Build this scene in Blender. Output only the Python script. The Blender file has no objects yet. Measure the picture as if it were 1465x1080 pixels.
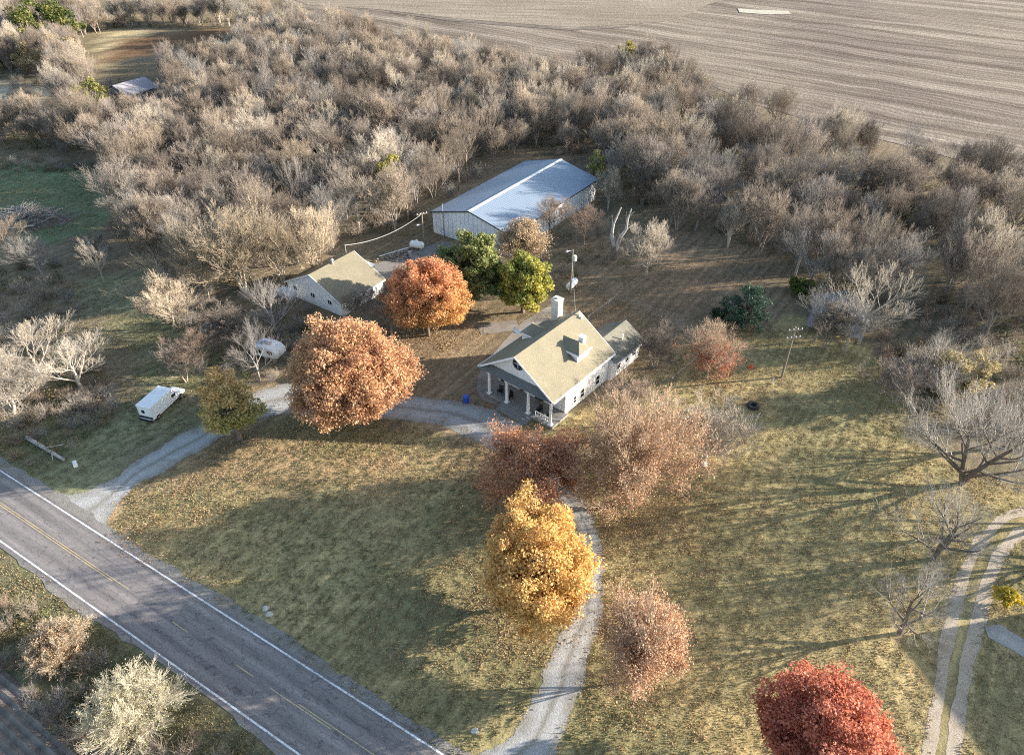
import bpy, math, random
import numpy as np
from mathutils import Vector, Matrix
rnd = random.Random(7)
npr = np.random.default_rng(11)
scene = bpy.context.scene
C = scene.collection
R = math.radians

# ------------------------------------------------------------------ survey
F, HY, CAMH = 1010.0, -220.0, 55.0
PITCH = math.atan((540 - HY) / F)
CP, SP = math.cos(PITCH), math.sin(PITCH)
def ray(u, v):
    x = (u - 732.5) / F; y = -(v - 540) / F
    return (x, CP + y * SP, -SP + y * CP)
def at(u, v, z=0.0):
    d = ray(u, v); t = (z - CAMH) / d[2]
    return (d[0] * t, d[1] * t, z)
def proj(x, y, z=0.0):
    dz = z - CAMH
    dep = y * CP - dz * SP; up = y * SP + dz * CP
    return 732.5 + F * x / dep, 540 - F * up / dep
def top_z(base, u, v):
    d = ray(u, v); return CAMH + base[1] / d[1] * d[2]

# ------------------------------------------------------------------ object helpers
def tag(o, label=None, cat=None, group=None, kind=None):
    if label: o['label'] = label
    if cat: o['category'] = cat
    if group: o['group'] = group
    if kind: o['kind'] = kind
    return o
def link(o, parent=None):
    C.objects.link(o)
    if parent is not None: o.parent = parent
    return o
def empty(name, loc, rz=0.0, s=1.0):
    o = bpy.data.objects.new(name, None); o.empty_display_size = .3
    link(o); o.location = loc; o.rotation_euler = (0, 0, rz); o.scale = (s, s, s)
    return o
def mesh_from(name, V, faces, mat=None, smooth=False):
    me = bpy.data.meshes.new(name)
    me.from_pydata(V, [], faces); me.update()
    if mat: me.materials.append(mat)
    if smooth: me.polygons.foreach_set('use_smooth', [True] * len(me.polygons))
    return me
def fast_mesh(name, V, Q, mat=None, col=None, k=4):
    """V (n,3) array, Q (m,k) array"""
    me = bpy.data.meshes.new(name)
    V = np.ascontiguousarray(V, dtype=np.float32); Q = np.ascontiguousarray(Q, dtype=np.int32)
    me.vertices.add(len(V)); me.vertices.foreach_set('co', V.ravel())
    me.loops.add(Q.size); me.loops.foreach_set('vertex_index', Q.ravel())
    me.polygons.add(len(Q)); me.polygons.foreach_set('loop_start', np.arange(0, Q.size, k, dtype=np.int32))
    me.update(calc_edges=True)
    if mat: me.materials.append(mat)
    if col is not None:
        a = me.attributes.new('tint', 'FLOAT_COLOR', 'POINT')
        c = np.ones((len(V), 4), np.float32); c[:, :3] = col
        a.data.foreach_set('color', c.ravel())
    return me
class MB:
    def __init__(s): s.V = []; s.Fc = []
    def add(s, V, Fc):
        b = len(s.V); s.V += [tuple(v) for v in V]; s.Fc += [tuple(b + i for i in f) for f in Fc]; return s
    def box(s, x0, x1, y0, y1, z0, z1):
        return s.add([(x0,y0,z0),(x1,y0,z0),(x1,y1,z0),(x0,y1,z0),(x0,y0,z1),(x1,y0,z1),(x1,y1,z1),(x0,y1,z1)],
                     [(3,2,1,0),(4,5,6,7),(0,1,5,4),(1,2,6,5),(2,3,7,6),(3,0,4,7)])
    def hull(s, bot, top):
        n = len(bot)
        return s.add(list(bot) + list(top), [tuple(reversed(range(n))), tuple(range(n, 2*n))] + [(i, (i+1) % n, n+(i+1) % n, n+i) for i in range(n)])
    def slab(s, pts, th):
        return s.hull([(p[0], p[1], p[2]-th) for p in pts], pts)
    def extr(s, pts2, y0, y1):           # polygon in x,z pulled along y
        return s.hull([(p[0], y1, p[1]) for p in pts2], [(p[0], y0, p[1]) for p in pts2])
    def tube(s, p, q, r0, r1=None, k=8, cap=True):
        r1 = r0 if r1 is None else r1
        p, q = Vector(p), Vector(q); d = (q-p).normalized()
        a = d.orthogonal().normalized(); b = d.cross(a)
        A = [p + (a*math.cos(t) + b*math.sin(t))*r0 for t in [2*math.pi*i/k for i in range(k)]]
        B = [q + (a*math.cos(t) + b*math.sin(t))*r1 for t in [2*math.pi*i/k for i in range(k)]]
        fs = [(i, (i+1) % k, k+(i+1) % k, k+i) for i in range(k)]
        if cap: fs += [tuple(reversed(range(k))), tuple(range(k, 2*k))]
        return s.add(A+B, fs)
    def lathe(s, prof, c=(0,0,0), k=14, axis='z'):
        V, fs = [], []
        for (r, z) in prof:
            for i in range(k):
                t = 2*math.pi*i/k
                w = (r*math.cos(t), r*math.sin(t), z)
                if axis == 'y': w = (w[0], w[2], w[1])
                if axis == 'x': w = (w[2], w[0], w[1])
                V.append((c[0]+w[0], c[1]+w[1], c[2]+w[2]))
        for j in range(len(prof)-1):
            for i in range(k):
                fs.append((j*k+i, j*k+(i+1) % k, (j+1)*k+(i+1) % k, (j+1)*k+i))
        fs += [tuple(reversed(range(k))), tuple(range((len(prof)-1)*k, len(prof)*k))]
        return s.add(V, fs)
    def build(s, name, mat, parent=None, smooth=False, bevel=0):
        me = mesh_from(name, s.V, s.Fc, mat, smooth)
        o = link(bpy.data.objects.new(name, me), parent)
        if bevel:
            m = o.modifiers.new('bevel', 'BEVEL'); m.width = bevel; m.segments = 2; m.limit_method = 'ANGLE'
        return o

# ------------------------------------------------------------------ materials
def nodes_of(name):
    m = bpy.data.materials.new(name); m.use_nodes = True
    nt = m.node_tree; b = nt.nodes['Principled BSDF']
    return m, nt, b
def N(nt, typ, **kw):
    n = nt.nodes.new(typ)
    for k, v in kw.items(): setattr(n, k, v)
    return n
def mixc(nt, fac, a, b, mode='MIX'):
    n = nt.nodes.new('ShaderNodeMix'); n.data_type = 'RGBA'; n.blend_type = mode
    for sock, val in ((n.inputs[0], fac), (n.inputs[6], a), (n.inputs[7], b)):
        if isinstance(val, bpy.types.NodeSocket): nt.links.new(val, sock)
        elif isinstance(val, (int, float)): sock.default_value = val
        else: sock.default_value = (*val, 1)
    return n.outputs[2]
def noise(nt, vec, scale, detail=4, rough=.6):
    n = nt.nodes.new('ShaderNodeTexNoise'); n.inputs['Scale'].default_value = scale
    n.inputs['Detail'].default_value = detail; n.inputs['Roughness'].default_value = rough
    nt.links.new(vec, n.inputs['Vector']); return n.outputs['Fac']
def ramp(nt, fac, p0, p1, c0=(0,0,0), c1=(1,1,1)):
    n = nt.nodes.new('ShaderNodeValToRGB'); e = n.color_ramp.elements
    e[0].position = p0; e[1].position = p1; e[0].color = (*c0, 1); e[1].color = (*c1, 1)
    nt.links.new(fac, n.inputs[0]); return n.outputs[0]
def pos(nt, sc=None):
    g = nt.nodes.new('ShaderNodeNewGeometry').outputs['Position']
    if sc is None: return g
    m = nt.nodes.new('ShaderNodeMapping'); m.inputs['Scale'].default_value = sc
    nt.links.new(g, m.inputs['Vector']); return m.outputs[0]
def objc(nt):
    return nt.nodes.new('ShaderNodeTexCoord').outputs['Object']
def bump(nt, b, h, strength, dist):
    n = nt.nodes.new('ShaderNodeBump'); n.inputs['Strength'].default_value = strength; n.inputs['Distance'].default_value = dist
    nt.links.new(h, n.inputs['Height']); nt.links.new(n.outputs[0], b.inputs['Normal'])
def plain(name, col, rough=.7, var=.25, scale=1.5, metal=0.0, spec=.3, dirt=None, bmp=0.0):
    m, nt, b = nodes_of(name)
    v = objc(nt)
    f = noise(nt, v, scale, 5)
    lo = tuple(c*(1-var) for c in col); hi = tuple(min(c*(1+var*.6), .9) for c in col)
    c = mixc(nt, ramp(nt, f, .3, .7), lo, hi)
    if dirt:
        f2 = noise(nt, v, scale*.35, 6, .7)
        c = mixc(nt, ramp(nt, f2, .52, .72), c, dirt)
    nt.links.new(c, b.inputs['Base Color'])
    b.inputs['Roughness'].default_value = rough; b.inputs['Metallic'].default_value = metal
    b.inputs['Specular IOR Level'].default_value = spec
    if bmp: bump(nt, b, noise(nt, v, scale*6, 3), bmp, .05)
    return m
def siding(name, col, step=.2, axis='Z', dirt=(.68,.66,.6), rough=.6, depth=.03):
    m, nt, b = nodes_of(name); v = objc(nt)
    w = N(nt, 'ShaderNodeTexWave', wave_type='BANDS', bands_direction=axis, wave_profile='SAW')
    w.inputs['Scale'].default_value = 2*math.pi/(20*step) ; nt.links.new(v, w.inputs['Vector'])
    f2 = noise(nt, v, .6, 6, .7)
    c = mixc(nt, ramp(nt, f2, .5, .8), col, dirt)
    c = mixc(nt, ramp(nt, w.outputs['Fac'], .0, .12), tuple(x*.72 for x in col), c)
    nt.links.new(c, b.inputs['Base Color']); b.inputs['Roughness'].default_value = rough
    b.inputs['Specular IOR Level'].default_value = .25
    bump(nt, b, w.outputs['Fac'], .5, depth)
    return m
def shingle(name, col, col2, rough=.85):
    m, nt, b = nodes_of(name); v = objc(nt)
    br = N(nt, 'ShaderNodeTexBrick'); br.inputs['Scale'].default_value = 1.0
    br.inputs['Brick Width'].default_value = .33; br.inputs['Row Height'].default_value = .17
    br.inputs['Mortar Size'].default_value = .012
    br.inputs['Color1'].default_value = (*col, 1); br.inputs['Color2'].default_value = (*[x*.86 for x in col], 1)
    br.inputs['Mortar'].default_value = (*[x*.6 for x in col], 1)
    sx = N(nt, 'ShaderNodeSeparateXYZ'); nt.links.new(v, sx.inputs[0])
    cb = N(nt, 'ShaderNodeCombineXYZ'); nt.links.new(sx.outputs['Y'], cb.inputs[0]); nt.links.new(sx.outputs['X'], cb.inputs[1])
    nt.links.new(cb.outputs[0], br.inputs['Vector'])
    f = noise(nt, v, .45, 6, .75)
    c = mixc(nt, ramp(nt, f, .42, .72), br.outputs['Color'], col2)
    f3 = noise(nt, v, 9, 3)
    c = mixc(nt, .5, c, ramp(nt, f3, .3, .7, (.55,.55,.55), (1.25,1.25,1.25)), 'MULTIPLY')
    nt.links.new(c, b.inputs['Base Color']); b.inputs['Roughness'].default_value = rough; b.inputs['Specular IOR Level'].default_value = .15
    bump(nt, b, f3, .4, .02)
    return m
def ribbed(name, col, step=.3, axis='Y', rough=.42, metal=.35, dirt=(.35,.33,.3)):
    m, nt, b = nodes_of(name); v = objc(nt)
    w = N(nt, 'ShaderNodeTexWave', wave_type='BANDS', bands_direction=axis, wave_profile='SIN')
    w.inputs['Scale'].default_value = 2*math.pi/(20*step); nt.links.new(v, w.inputs['Vector'])
    rib = ramp(nt, w.outputs['Fac'], .8, .97)
    f = noise(nt, v, .35, 6, .7)
    c = mixc(nt, ramp(nt, f, .5, .85), col, dirt)
    c = mixc(nt, rib, c, tuple(x*.8 for x in col))
    nt.links.new(c, b.inputs['Base Color']); b.inputs['Roughness'].default_value = rough; b.inputs['Metallic'].default_value = metal
    bump(nt, b, rib, .6, .04)
    return m
def glass(name='window_glass'):
    m, nt, b = nodes_of(name)
    b.inputs['Base Color'].default_value = (.015,.018,.022,1); b.inputs['Roughness'].default_value = .08
    b.inputs['Specular IOR Level'].default_value = .6
    return m
def leafmat(name):
    m, nt, b = nodes_of(name)
    a = N(nt, 'ShaderNodeAttribute', attribute_name='tint')
    nt.links.new(a.outputs['Color'], b.inputs['Base Color'])
    b.inputs['Roughness'].default_value = .6; b.inputs['Specular IOR Level'].default_value = .2
    tr = N(nt, 'ShaderNodeBsdfTranslucent'); nt.links.new(a.outputs['Color'], tr.inputs[0])
    mx = N(nt, 'ShaderNodeMixShader'); mx.inputs[0].default_value = .33
    nt.links.new(b.outputs[0], mx.inputs[1]); nt.links.new(tr.outputs[0], mx.inputs[2])
    nt.links.new(mx.outputs[0], nt.nodes['Material Output'].inputs[0])
    return m
def barkmat(name, stops, tint_attr=False):
    """bark whose colour differs from tree to tree"""
    m, nt, b = nodes_of(name)
    oi = N(nt, 'ShaderNodeObjectInfo')
    r = nt.nodes.new('ShaderNodeValToRGB'); e = r.color_ramp.elements
    for i, (p, c) in enumerate(stops):
        el = e[i] if i < 2 else e.new(p)
        el.position = p; el.color = (*c, 1)
    nt.links.new(oi.outputs['Random'], r.inputs[0])
    f = noise(nt, pos(nt), 3.0, 3)
    c = mixc(nt, .6, r.outputs[0], ramp(nt, f, .3, .7, (.6,.6,.6), (1.2,1.2,1.2)), 'MULTIPLY')
    nt.links.new(c, b.inputs['Base Color']); b.inputs['Roughness'].default_value = .85; b.inputs['Specular IOR Level'].default_value = .1
    return m

M = {}
M['white_siding'] = siding('white_siding', (.86,.86,.85), .2)
M['white_paint'] = plain('white_paint', (.8,.8,.78), .5, .06, 1.0, dirt=(.62,.6,.55))
M['trim'] = plain('white_trim', (.86,.86,.85), .5, .05, 2)
M['shingle'] = shingle('tan_shingle', (.27,.24,.165), (.19,.172,.122))
M['shingle2'] = shingle('worn_shingle', (.23,.215,.165), (.14,.135,.11))
M['pent'] = shingle('pent_shingle', (.20,.21,.2), (.15,.16,.15))
M['metal_roof'] = ribbed('metal_roof', (.22,.275,.345), .6, 'Y', .45, .1, (.175,.21,.26))
M['metal_wall'] = ribbed('metal_wall', (.74,.75,.75), .9, 'Y', .5, .05, (.55,.53,.5))
M['metal_wall_x'] = ribbed('metal_gable', (.74,.77,.80), .9, 'X', .5, .05, (.5,.52,.55))
M['dark_trim'] = plain('dark_trim', (.07,.075,.08), .6, .2, 2)
M['glass'] = glass()
M['concrete'] = plain('concrete', (.34,.33,.30), .9, .25, .8, dirt=(.22,.2,.17), bmp=.2)
M['old_concrete'] = plain('old_concrete', (.27,.235,.20), .95, .3, .7, dirt=(.20,.16,.125), bmp=.2)
M['deck'] = siding('deck_boards', (.26,.25,.23), .16, 'X', (.16,.15,.14), .8, .02)
M['chimney'] = plain('chimney_brick', (.62,.59,.5), .9, .2, 3, dirt=(.42,.38,.32), bmp=.4)
M['pole'] = plain('pole_wood', (.24,.2,.16), .9, .3, 3)
M['grey_metal'] = plain('grey_metal', (.45,.46,.47), .45, .15, 3, metal=.5)
M['fence_metal'] = plain('fence_metal', (.24,.235,.225), .5, .15, 3, metal=.3)
M['wire'] = plain('wire', (.30,.30,.29), .5, .1, 2)
M['tank'] = plain('tank_white', (.78,.78,.75), .4, .08, 2, dirt=(.6,.55,.47))
M['weathered'] = siding('weathered_boards', (.25,.25,.26), .25, 'X', (.14,.13,.13), .9, .04)
M['weathered_roof'] = shingle('weathered_roof', (.27,.27,.29), (.15,.145,.15))
M['far_roof'] = shingle('far_grey_roof', (.4,.38,.4), (.28,.26,.27))
M['black'] = plain('black_plastic', (.02,.02,.022), .5, .2, 3)
M['rubber'] = plain('tyre_rubber', (.03,.03,.032), .8, .2, 4)
M['truck_white'] = plain('truck_white', (.78,.8,.8), .3, .04, 1, spec=.5)
M['blue'] = plain('blue_plastic', (.02,.08,.5), .35, .1, 3, spec=.5)
M['orange'] = plain('orange_paint', (.62,.11,.04), .6, .15, 3)
M['rock'] = plain('pale_rock', (.5,.47,.42), .9, .3, 4, bmp=.5)
M['steel'] = plain('steel_rim', (.5,.5,.5), .35, .1, 3, metal=.8)
M['tarp'] = plain('white_tarp', (.72,.73,.74), .55, .1, 1.2, dirt=(.45,.43,.38), bmp=.3)
M['red_lamp'] = plain('red_lens', (.4,.02,.02), .3, .1, 3)
M['terracotta'] = plain('terracotta', (.3,.13,.07), .8, .2, 3)
M['leaf'] = leafmat('autumn_leaf')
M['bark'] = barkmat('bark_brown', [(0,(.14,.11,.085)),(1,(.2,.165,.13))])
M['twig'] = barkmat('twig_mixed', [(0,(0.302,0.246,0.192)),(1,(0.335,0.273,0.207)),(.2,(0.223,0.185,0.152)),(.4,(0.402,0.335,0.265)),(.6,(0.245,0.201,0.163)),(.8,(0.345,0.302,0.265))])
M['twig_pale'] = barkmat('twig_pale', [(0,(0.402,0.347,0.275)),(1,(0.492,0.436,0.361))])
M['twig_brown'] = barkmat('twig_brown', [(0,(0.278,0.207,0.157)),(1,(0.345,0.263,0.203))])
M['twig_grey'] = barkmat('twig_grey', [(0,(0.245,0.224,0.203)),(1,(0.345,0.320,0.293))])
M['twig_dark'] = barkmat('twig_dark', [(0,(0.212,0.185,0.163)),(1,(0.269,0.240,0.215))])
M['deadwood'] = plain('deadwood', (0.469,0.425,0.384), .9, .4, 1.2)
def worn(name, col, under):
    m, nt, b = nodes_of(name); v = objc(nt)
    f = noise(nt, v, 9, 4, .8); g = noise(nt, v, .4, 3)
    s_ = N(nt, 'ShaderNodeMath', operation='MULTIPLY_ADD'); nt.links.new(g, s_.inputs[0]); s_.inputs[1].default_value = .35; nt.links.new(f, s_.inputs[2])
    nt.links.new(mixc(nt, ramp(nt, s_.outputs[0], .62, .78), col, under), b.inputs['Base Color']); b.inputs['Roughness'].default_value = .8
    return m
M['yellow_line'] = worn('yellow_line', (0.580,0.447,0.192), (0.245,0.214,0.192))
M['white_line'] = worn('white_line', (0.804,0.806,0.789), (0.290,0.273,0.265))

# ------------------------------------------------------------------ world, sun, camera
SUN_EL, SUN_AZ = R(14), R(8.6)          # azimuth from +X towards +Y
w = bpy.data.worlds.new('World'); scene.world = w; w.use_nodes = True
nt = w.node_tree; bg = nt.nodes['Background']
sky = nt.nodes.new('ShaderNodeTexSky'); sky.sky_type = 'NISHITA'; sky.sun_disc = False
sky.sun_elevation = SUN_EL; sky.sun_rotation = math.pi/2 - SUN_AZ
nt.links.new(sky.outputs[0], bg.inputs['Color']); bg.inputs['Strength'].default_value = .115
sl = bpy.data.lights.new('sun', 'SUN'); sl.energy = 5.0; sl.angle = R(.42); sl.color = (1, .91, .80)
so = link(bpy.data.objects.new('sun', sl)); so.location = (200, 40, 90)
dv = Vector((-math.cos(SUN_EL)*math.cos(SUN_AZ), -math.cos(SUN_EL)*math.sin(SUN_AZ), -math.sin(SUN_EL)))
so.rotation_euler = dv.to_track_quat('-Z', 'Y').to_euler()
cd = bpy.data.cameras.new('camera'); cd.sensor_width = 36; cd.lens = 36*F/1465; cd.clip_end = 9000; cd.clip_start = .5
cam = link(bpy.data.objects.new('camera', cd)); cam.location = (0, 0, CAMH); cam.rotation_euler = (math.pi/2 - PITCH, 0, 0)
scene.camera = cam
scene.view_settings.view_transform = 'Standard'; scene.view_settings.look = 'None'
scene.view_settings.exposure = 1.78; scene.view_settings.gamma = 1
scene.cycles.use_denoising = False; scene.cycles.pixel_filter_type = 'BLACKMAN_HARRIS'; scene.cycles.filter_width = 1.1; scene.cycles.sample_clamp_indirect = 4
scene.cycles.max_bounces = 5; scene.cycles.diffuse_bounces = 3; scene.cycles.transparent_max_bounces = 4

# ------------------------------------------------------------------ polygons on the ground
def wpoly(px): return np.array([at(u, v)[:2] for u, v in px])
def inside(P, poly):
    x, y = P[:, 0], P[:, 1]; r = np.zeros(len(P), bool); j = len(poly)-1
    for i in range(len(poly)):
        xi, yi = poly[i]; xj, yj = poly[j]
        c = ((yi > y) != (yj > y)) & (x < (xj-xi)*(y-yi)/((yj-yi) or 1e-9)+xi)
        r ^= c; j = i
    return r
def edge_dist(P, poly):
    d = np.full(len(P), 1e9)
    for i in range(len(poly)):
        a, b = poly[i-1], poly[i]; ab = b-a; L = (ab@ab) or 1e-9
        t = np.clip(((P-a)@ab)/L, 0, 1)
        q = P - (a + t[:, None]*ab); d = np.minimum(d, np.hypot(q[:, 0], q[:, 1]))
    return d
def vnoise(P, sc, seed):
    """cheap value noise"""
    r = np.random.default_rng(seed); T = r.random((64, 64))
    x, y = P[:, 0]/sc, P[:, 1]/sc; xi, yi = np.floor(x).astype(int), np.floor(y).astype(int)
    fx, fy = x-xi, y-yi; fx = fx*fx*(3-2*fx); fy = fy*fy*(3-2*fy)
    g = lambda a, b: T[a % 64, b % 64]
    return (g(xi,yi)*(1-fx)+g(xi+1,yi)*fx)*(1-fy)+(g(xi,yi+1)*(1-fx)+g(xi+1,yi+1)*fx)*fy
def soft(P, poly, width, seed=1):
    s = np.where(inside(P, poly), 1, -1)*edge_dist(P, poly)
    s = s + (vnoise(P, width*1.7, seed)-.5)*width*1.6 + (vnoise(P, width*.5, seed+5)-.5)*width*.8
    return np.clip(s/width+.5, 0, 1)

FIELD_EDGE = [(-400,30),(-100,2),(150,-8),(300,-12),(380,-8),(420,8),(470,22),(560,50),(640,72),(700,90),(800,100),(880,90),(930,80),(965,92),(1010,120),(1080,150),(1180,180),(1330,218),(1465,255),(1700,320),(2100,440)]
LAWN = wpoly([(160,760),(170,730),(190,700),(300,640),(440,596),(600,605),(700,645),(760,600),(815,600),(860,560),(925,520),(940,470),(1000,470),(1090,470),(1120,440),(1180,470),(1240,500),(1290,560),(1300,620),(1345,660),(1420,700),(1500,700),(1700,800),(1800,1400),(700,1400),(640,1090),(400,915),(250,815)])
YARD = wpoly([(560,480),(700,440),(790,400),(830,330),(900,330),(960,330),(1040,370),(1120,430),(1100,470),(1000,480),(940,520),(850,560),(760,600),(700,640),(560,600),(520,540)])
PAST = wpoly([(-150,215),(0,235),(120,238),(150,262),(150,320),(120,345),(0,340),(-150,345)])
GREENL = wpoly([(100,395),(160,385),(230,430),(300,470),(330,520),(300,590),(200,655),(80,700),(0,650),(60,590),(170,560),(200,500),(130,440)])
VERGE = wpoly([(-200,560),(0,668),(300,860),(640,1090),(430,1100),(0,790),(-200,660)])
VERGEB = wpoly([(-300,600),(0,790),(430,1100),(700,1400),(-300,1500)])
TRACKR = wpoly([(1400,760),(1500,700),(1700,760),(1700,1300),(1300,1300),(1310,1080),(1345,940),(1370,850)])
DIRT1 = wpoly([(180,50),(235,52),(300,42),(345,44),(330,62),(250,70),(180,86),(140,92)])
DIRT2 = wpoly([(-120,110),(0,118),(60,125),(75,135),(40,150),(0,150),(-120,160)])
PALE = wpoly([(150,42),(215,45),(190,80),(150,95),(130,95)])
OAKLIT = wpoly([(360,560),(480,560),(600,520),(700,560),(640,605),(560,640),(450,645),(360,640),(280,660),(200,700),(170,750),(260,720),(480,690),(700,700),(700,640),(560,600)])

def zone_colour(P):
    n = len(P)
    n1 = vnoise(P, 9, 3)[:, None]; n2 = vnoise(P, 2.6, 4)[:, None]; n3 = vnoise(P, 28, 8)[:, None]
    A = np.array
    col = A([.215,.17,.125])*(.75+.5*n1)
    col = col*(1-.35*n3) + A([.15,.15,.085])*.35*n3                    # woodland litter with weedy patches
    def put(poly, c, width, seed, amt=1.0):
        nonlocal col
        k = soft(P, poly, width, seed)[:, None]*amt; col = col*(1-k) + c*k
    grass = A([.21,.195,.105]); dry = A([.44,.35,.185]); litter = A([.34,.235,.145])
    # lawn: greener at the road side, dry and gold towards the right and the oaks
    lw = np.clip((n1-.35)*2.2, 0, 1)*.55 + np.clip((n2-.4)*2, 0, 1)*.35
    rt = np.clip((P[:, 0:1]-4)/14, 0, 1)
    lw = np.clip(lw + .2*rt + .06, 0, 1)
    lawnc = grass*(1-lw) + dry*lw
    put(LAWN, lawnc, 2.0, 21)
    put(OAKLIT, litter*(.8+.5*n2), 5.0, 22, .75)
    put(YARD, (A([.29,.205,.145])*(1-.45*n3)+A([.22,.20,.12])*.45*n3)*(.8+.4*n1)*(1-.2*n2), 3.5, 23, .95)
    put(PAST, A([.165,.20,.12])*(.8+.5*n1), 2.5, 24)
    put(GREENL, A([.20,.20,.12])*(.75+.6*n1), 5, 25, .9)
    put(VERGE, A([.12,.135,.065])*(.8+.5*n1), 1.6, 26)
    put(VERGEB, A([.15,.14,.085])*(.75+.6*n1), 1.6, 27)
    put(TRACKR, A([.25,.215,.12])*(.7+.6*n1), 2.5, 28, .8)
    put(PALE, A([.50,.42,.27]), 3, 29)
    put(DIRT1, A([.17,.105,.065]), 3, 30)
    put(DIRT2, A([.50,.43,.33]), 2, 31)
    return col

# ------------------------------------------------------------------ the ground sheet
def axis_pts(lo, hi, step, far_lo, far_hi, grow=1.16):
    a = list(np.arange(lo, hi+1e-6, step)); s = step; x = hi
    while x < far_hi: s *= grow; x += s; a.append(x)
    s = step; x = lo; b = []
    while x > far_lo: s *= grow; x -= s; b.append(x)
    return np.array(b[::-1] + a)
gx = axis_pts(-75, 75, .8, -4500, 4500, 1.07); gy = axis_pts(16, 130, .8, -900, 5000, 1.045)
GX, GY = np.meshgrid(gx, gy); P = np.stack([GX.ravel(), GY.ravel()], 1)
V = np.column_stack([P, np.zeros(len(P))]); nx = len(gx)
ii = (np.arange(len(gy)-1)[:, None]*nx + np.arange(nx-1)[None, :]).ravel()
Q = np.stack([ii, ii+1, ii+1+nx, ii+nx], 1)
m, nt, b = nodes_of('ground_cover')
a = N(nt, 'ShaderNodeAttribute', attribute_name='tint'); pv = pos(nt)
f1 = noise(nt, pv, 1.1, 8, .75); f2 = noise(nt, pv, 4.5, 5, .7); f0 = noise(nt, pv, .22, 5, .6)
c = mixc(nt, 1.0, a.outputs['Color'], ramp(nt, f1, .32, .70, (.62,.63,.62), (1.34,1.31,1.25)), 'MULTIPLY')
c = mixc(nt, 1.0, c, ramp(nt, f0, .35, .65, (.88,.91,.88), (1.12,1.08,1.05)), 'MULTIPLY')
_a, _b = at(1090,640), at(1140,560)
mw = N(nt, 'ShaderNodeMapping'); mw.inputs['Rotation'].default_value = (0, 0, -math.atan2(_b[1]-_a[1], _b[0]-_a[0])); nt.links.new(pv, mw.inputs[0])
mw2 = N(nt, 'ShaderNodeMapping'); mw2.inputs['Scale'].default_value = (.10, 1.3, 1); nt.links.new(mw.outputs[0], mw2.inputs[0])
c = mixc(nt, 1.0, c, ramp(nt, noise(nt, mw2.outputs[0], 1.0, 4, .6), .32, .68, (.70,.72,.71), (1.3,1.27,1.24)), 'MULTIPLY')
c = mixc(nt, 1.0, c, ramp(nt, f2, .32, .7, (.70,.70,.70), (1.3,1.3,1.28)), 'MULTIPLY')
nt.links.new(c, b.inputs['Base Color']); b.inputs['Roughness'].default_value = .95; b.inputs['Specular IOR Level'].default_value = .05
s1 = N(nt, 'ShaderNodeMath', operation='ADD'); nt.links.new(f1, s1.inputs[0]); nt.links.new(f2, s1.inputs[1])
bump(nt, b, s1.outputs[0], .4, .2)
tag(link(bpy.data.objects.new('ground', fast_mesh('ground', V, Q, m, zone_colour(P)))), kind='structure')

def sheet(name, pts, z, mat, step=None):
    """flat ground sheet from world outline"""
    me = mesh_from(name, [(p[0], p[1], z) for p in pts], [tuple(range(len(pts)))], mat)
    bmn = me
    o = link(bpy.data.objects.new(name, me)); return tag(o, kind='structure')
def strip(name, L, Rr, z, mat, parent=None, jit=0.0, sub=9):
    """ribbon between two pixel edge lines (same number of points), resampled; jit roughens its edges"""
    def res(a):
        a = np.array([at(u, v)[:2] for u, v in a]); out = []
        n = len(a)
        for i in range(n-1):
            p0, p1, p2, p3 = a[max(i-1,0)], a[i], a[i+1], a[min(i+2,n-1)]
            for k in range(sub):
                t = k/sub
                out.append(.5*((2*p1)+(-p0+p2)*t+(2*p0-5*p1+4*p2-p3)*t*t+(-p0+3*p1-3*p2+p3)*t**3))
        out.append(a[-1]); return np.array(out)
    A_, B_ = res(L), res(Rr)
    if jit:
        for E_, sd in ((A_, 1), (B_, 2)): E_ += (npr.random(E_.shape)-.5)*jit + np.column_stack([vnoise(E_, 2.2, 90+sd)-.5, vnoise(E_, 2.2, 95+sd)-.5])*jit*3
    n = len(A_); cols = [A_*(1-t)+B_*t for t in (-.06, .10, .5, .90, 1.06)]
    V = [(p[0], p[1], z) for c_ in cols for p in c_]
    me = mesh_from(name, V, [(k*n+i, (k+1)*n+i, (k+1)*n+i+1, k*n+i+1) for k in range(4) for i in range(n-1)], mat)
    at_ = me.attributes.new('cover', 'FLOAT', 'POINT'); at_.data.foreach_set('value', np.repeat(np.array([0,.5,.75,.5,0], np.float32), n))
    at_ = me.attributes.new('across', 'FLOAT', 'POINT'); at_.data.foreach_set('value', np.repeat(np.array([1,.8,0,.8,1], np.float32), n))
    o = link(bpy.data.objects.new(name, me), parent)
    return o

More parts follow.
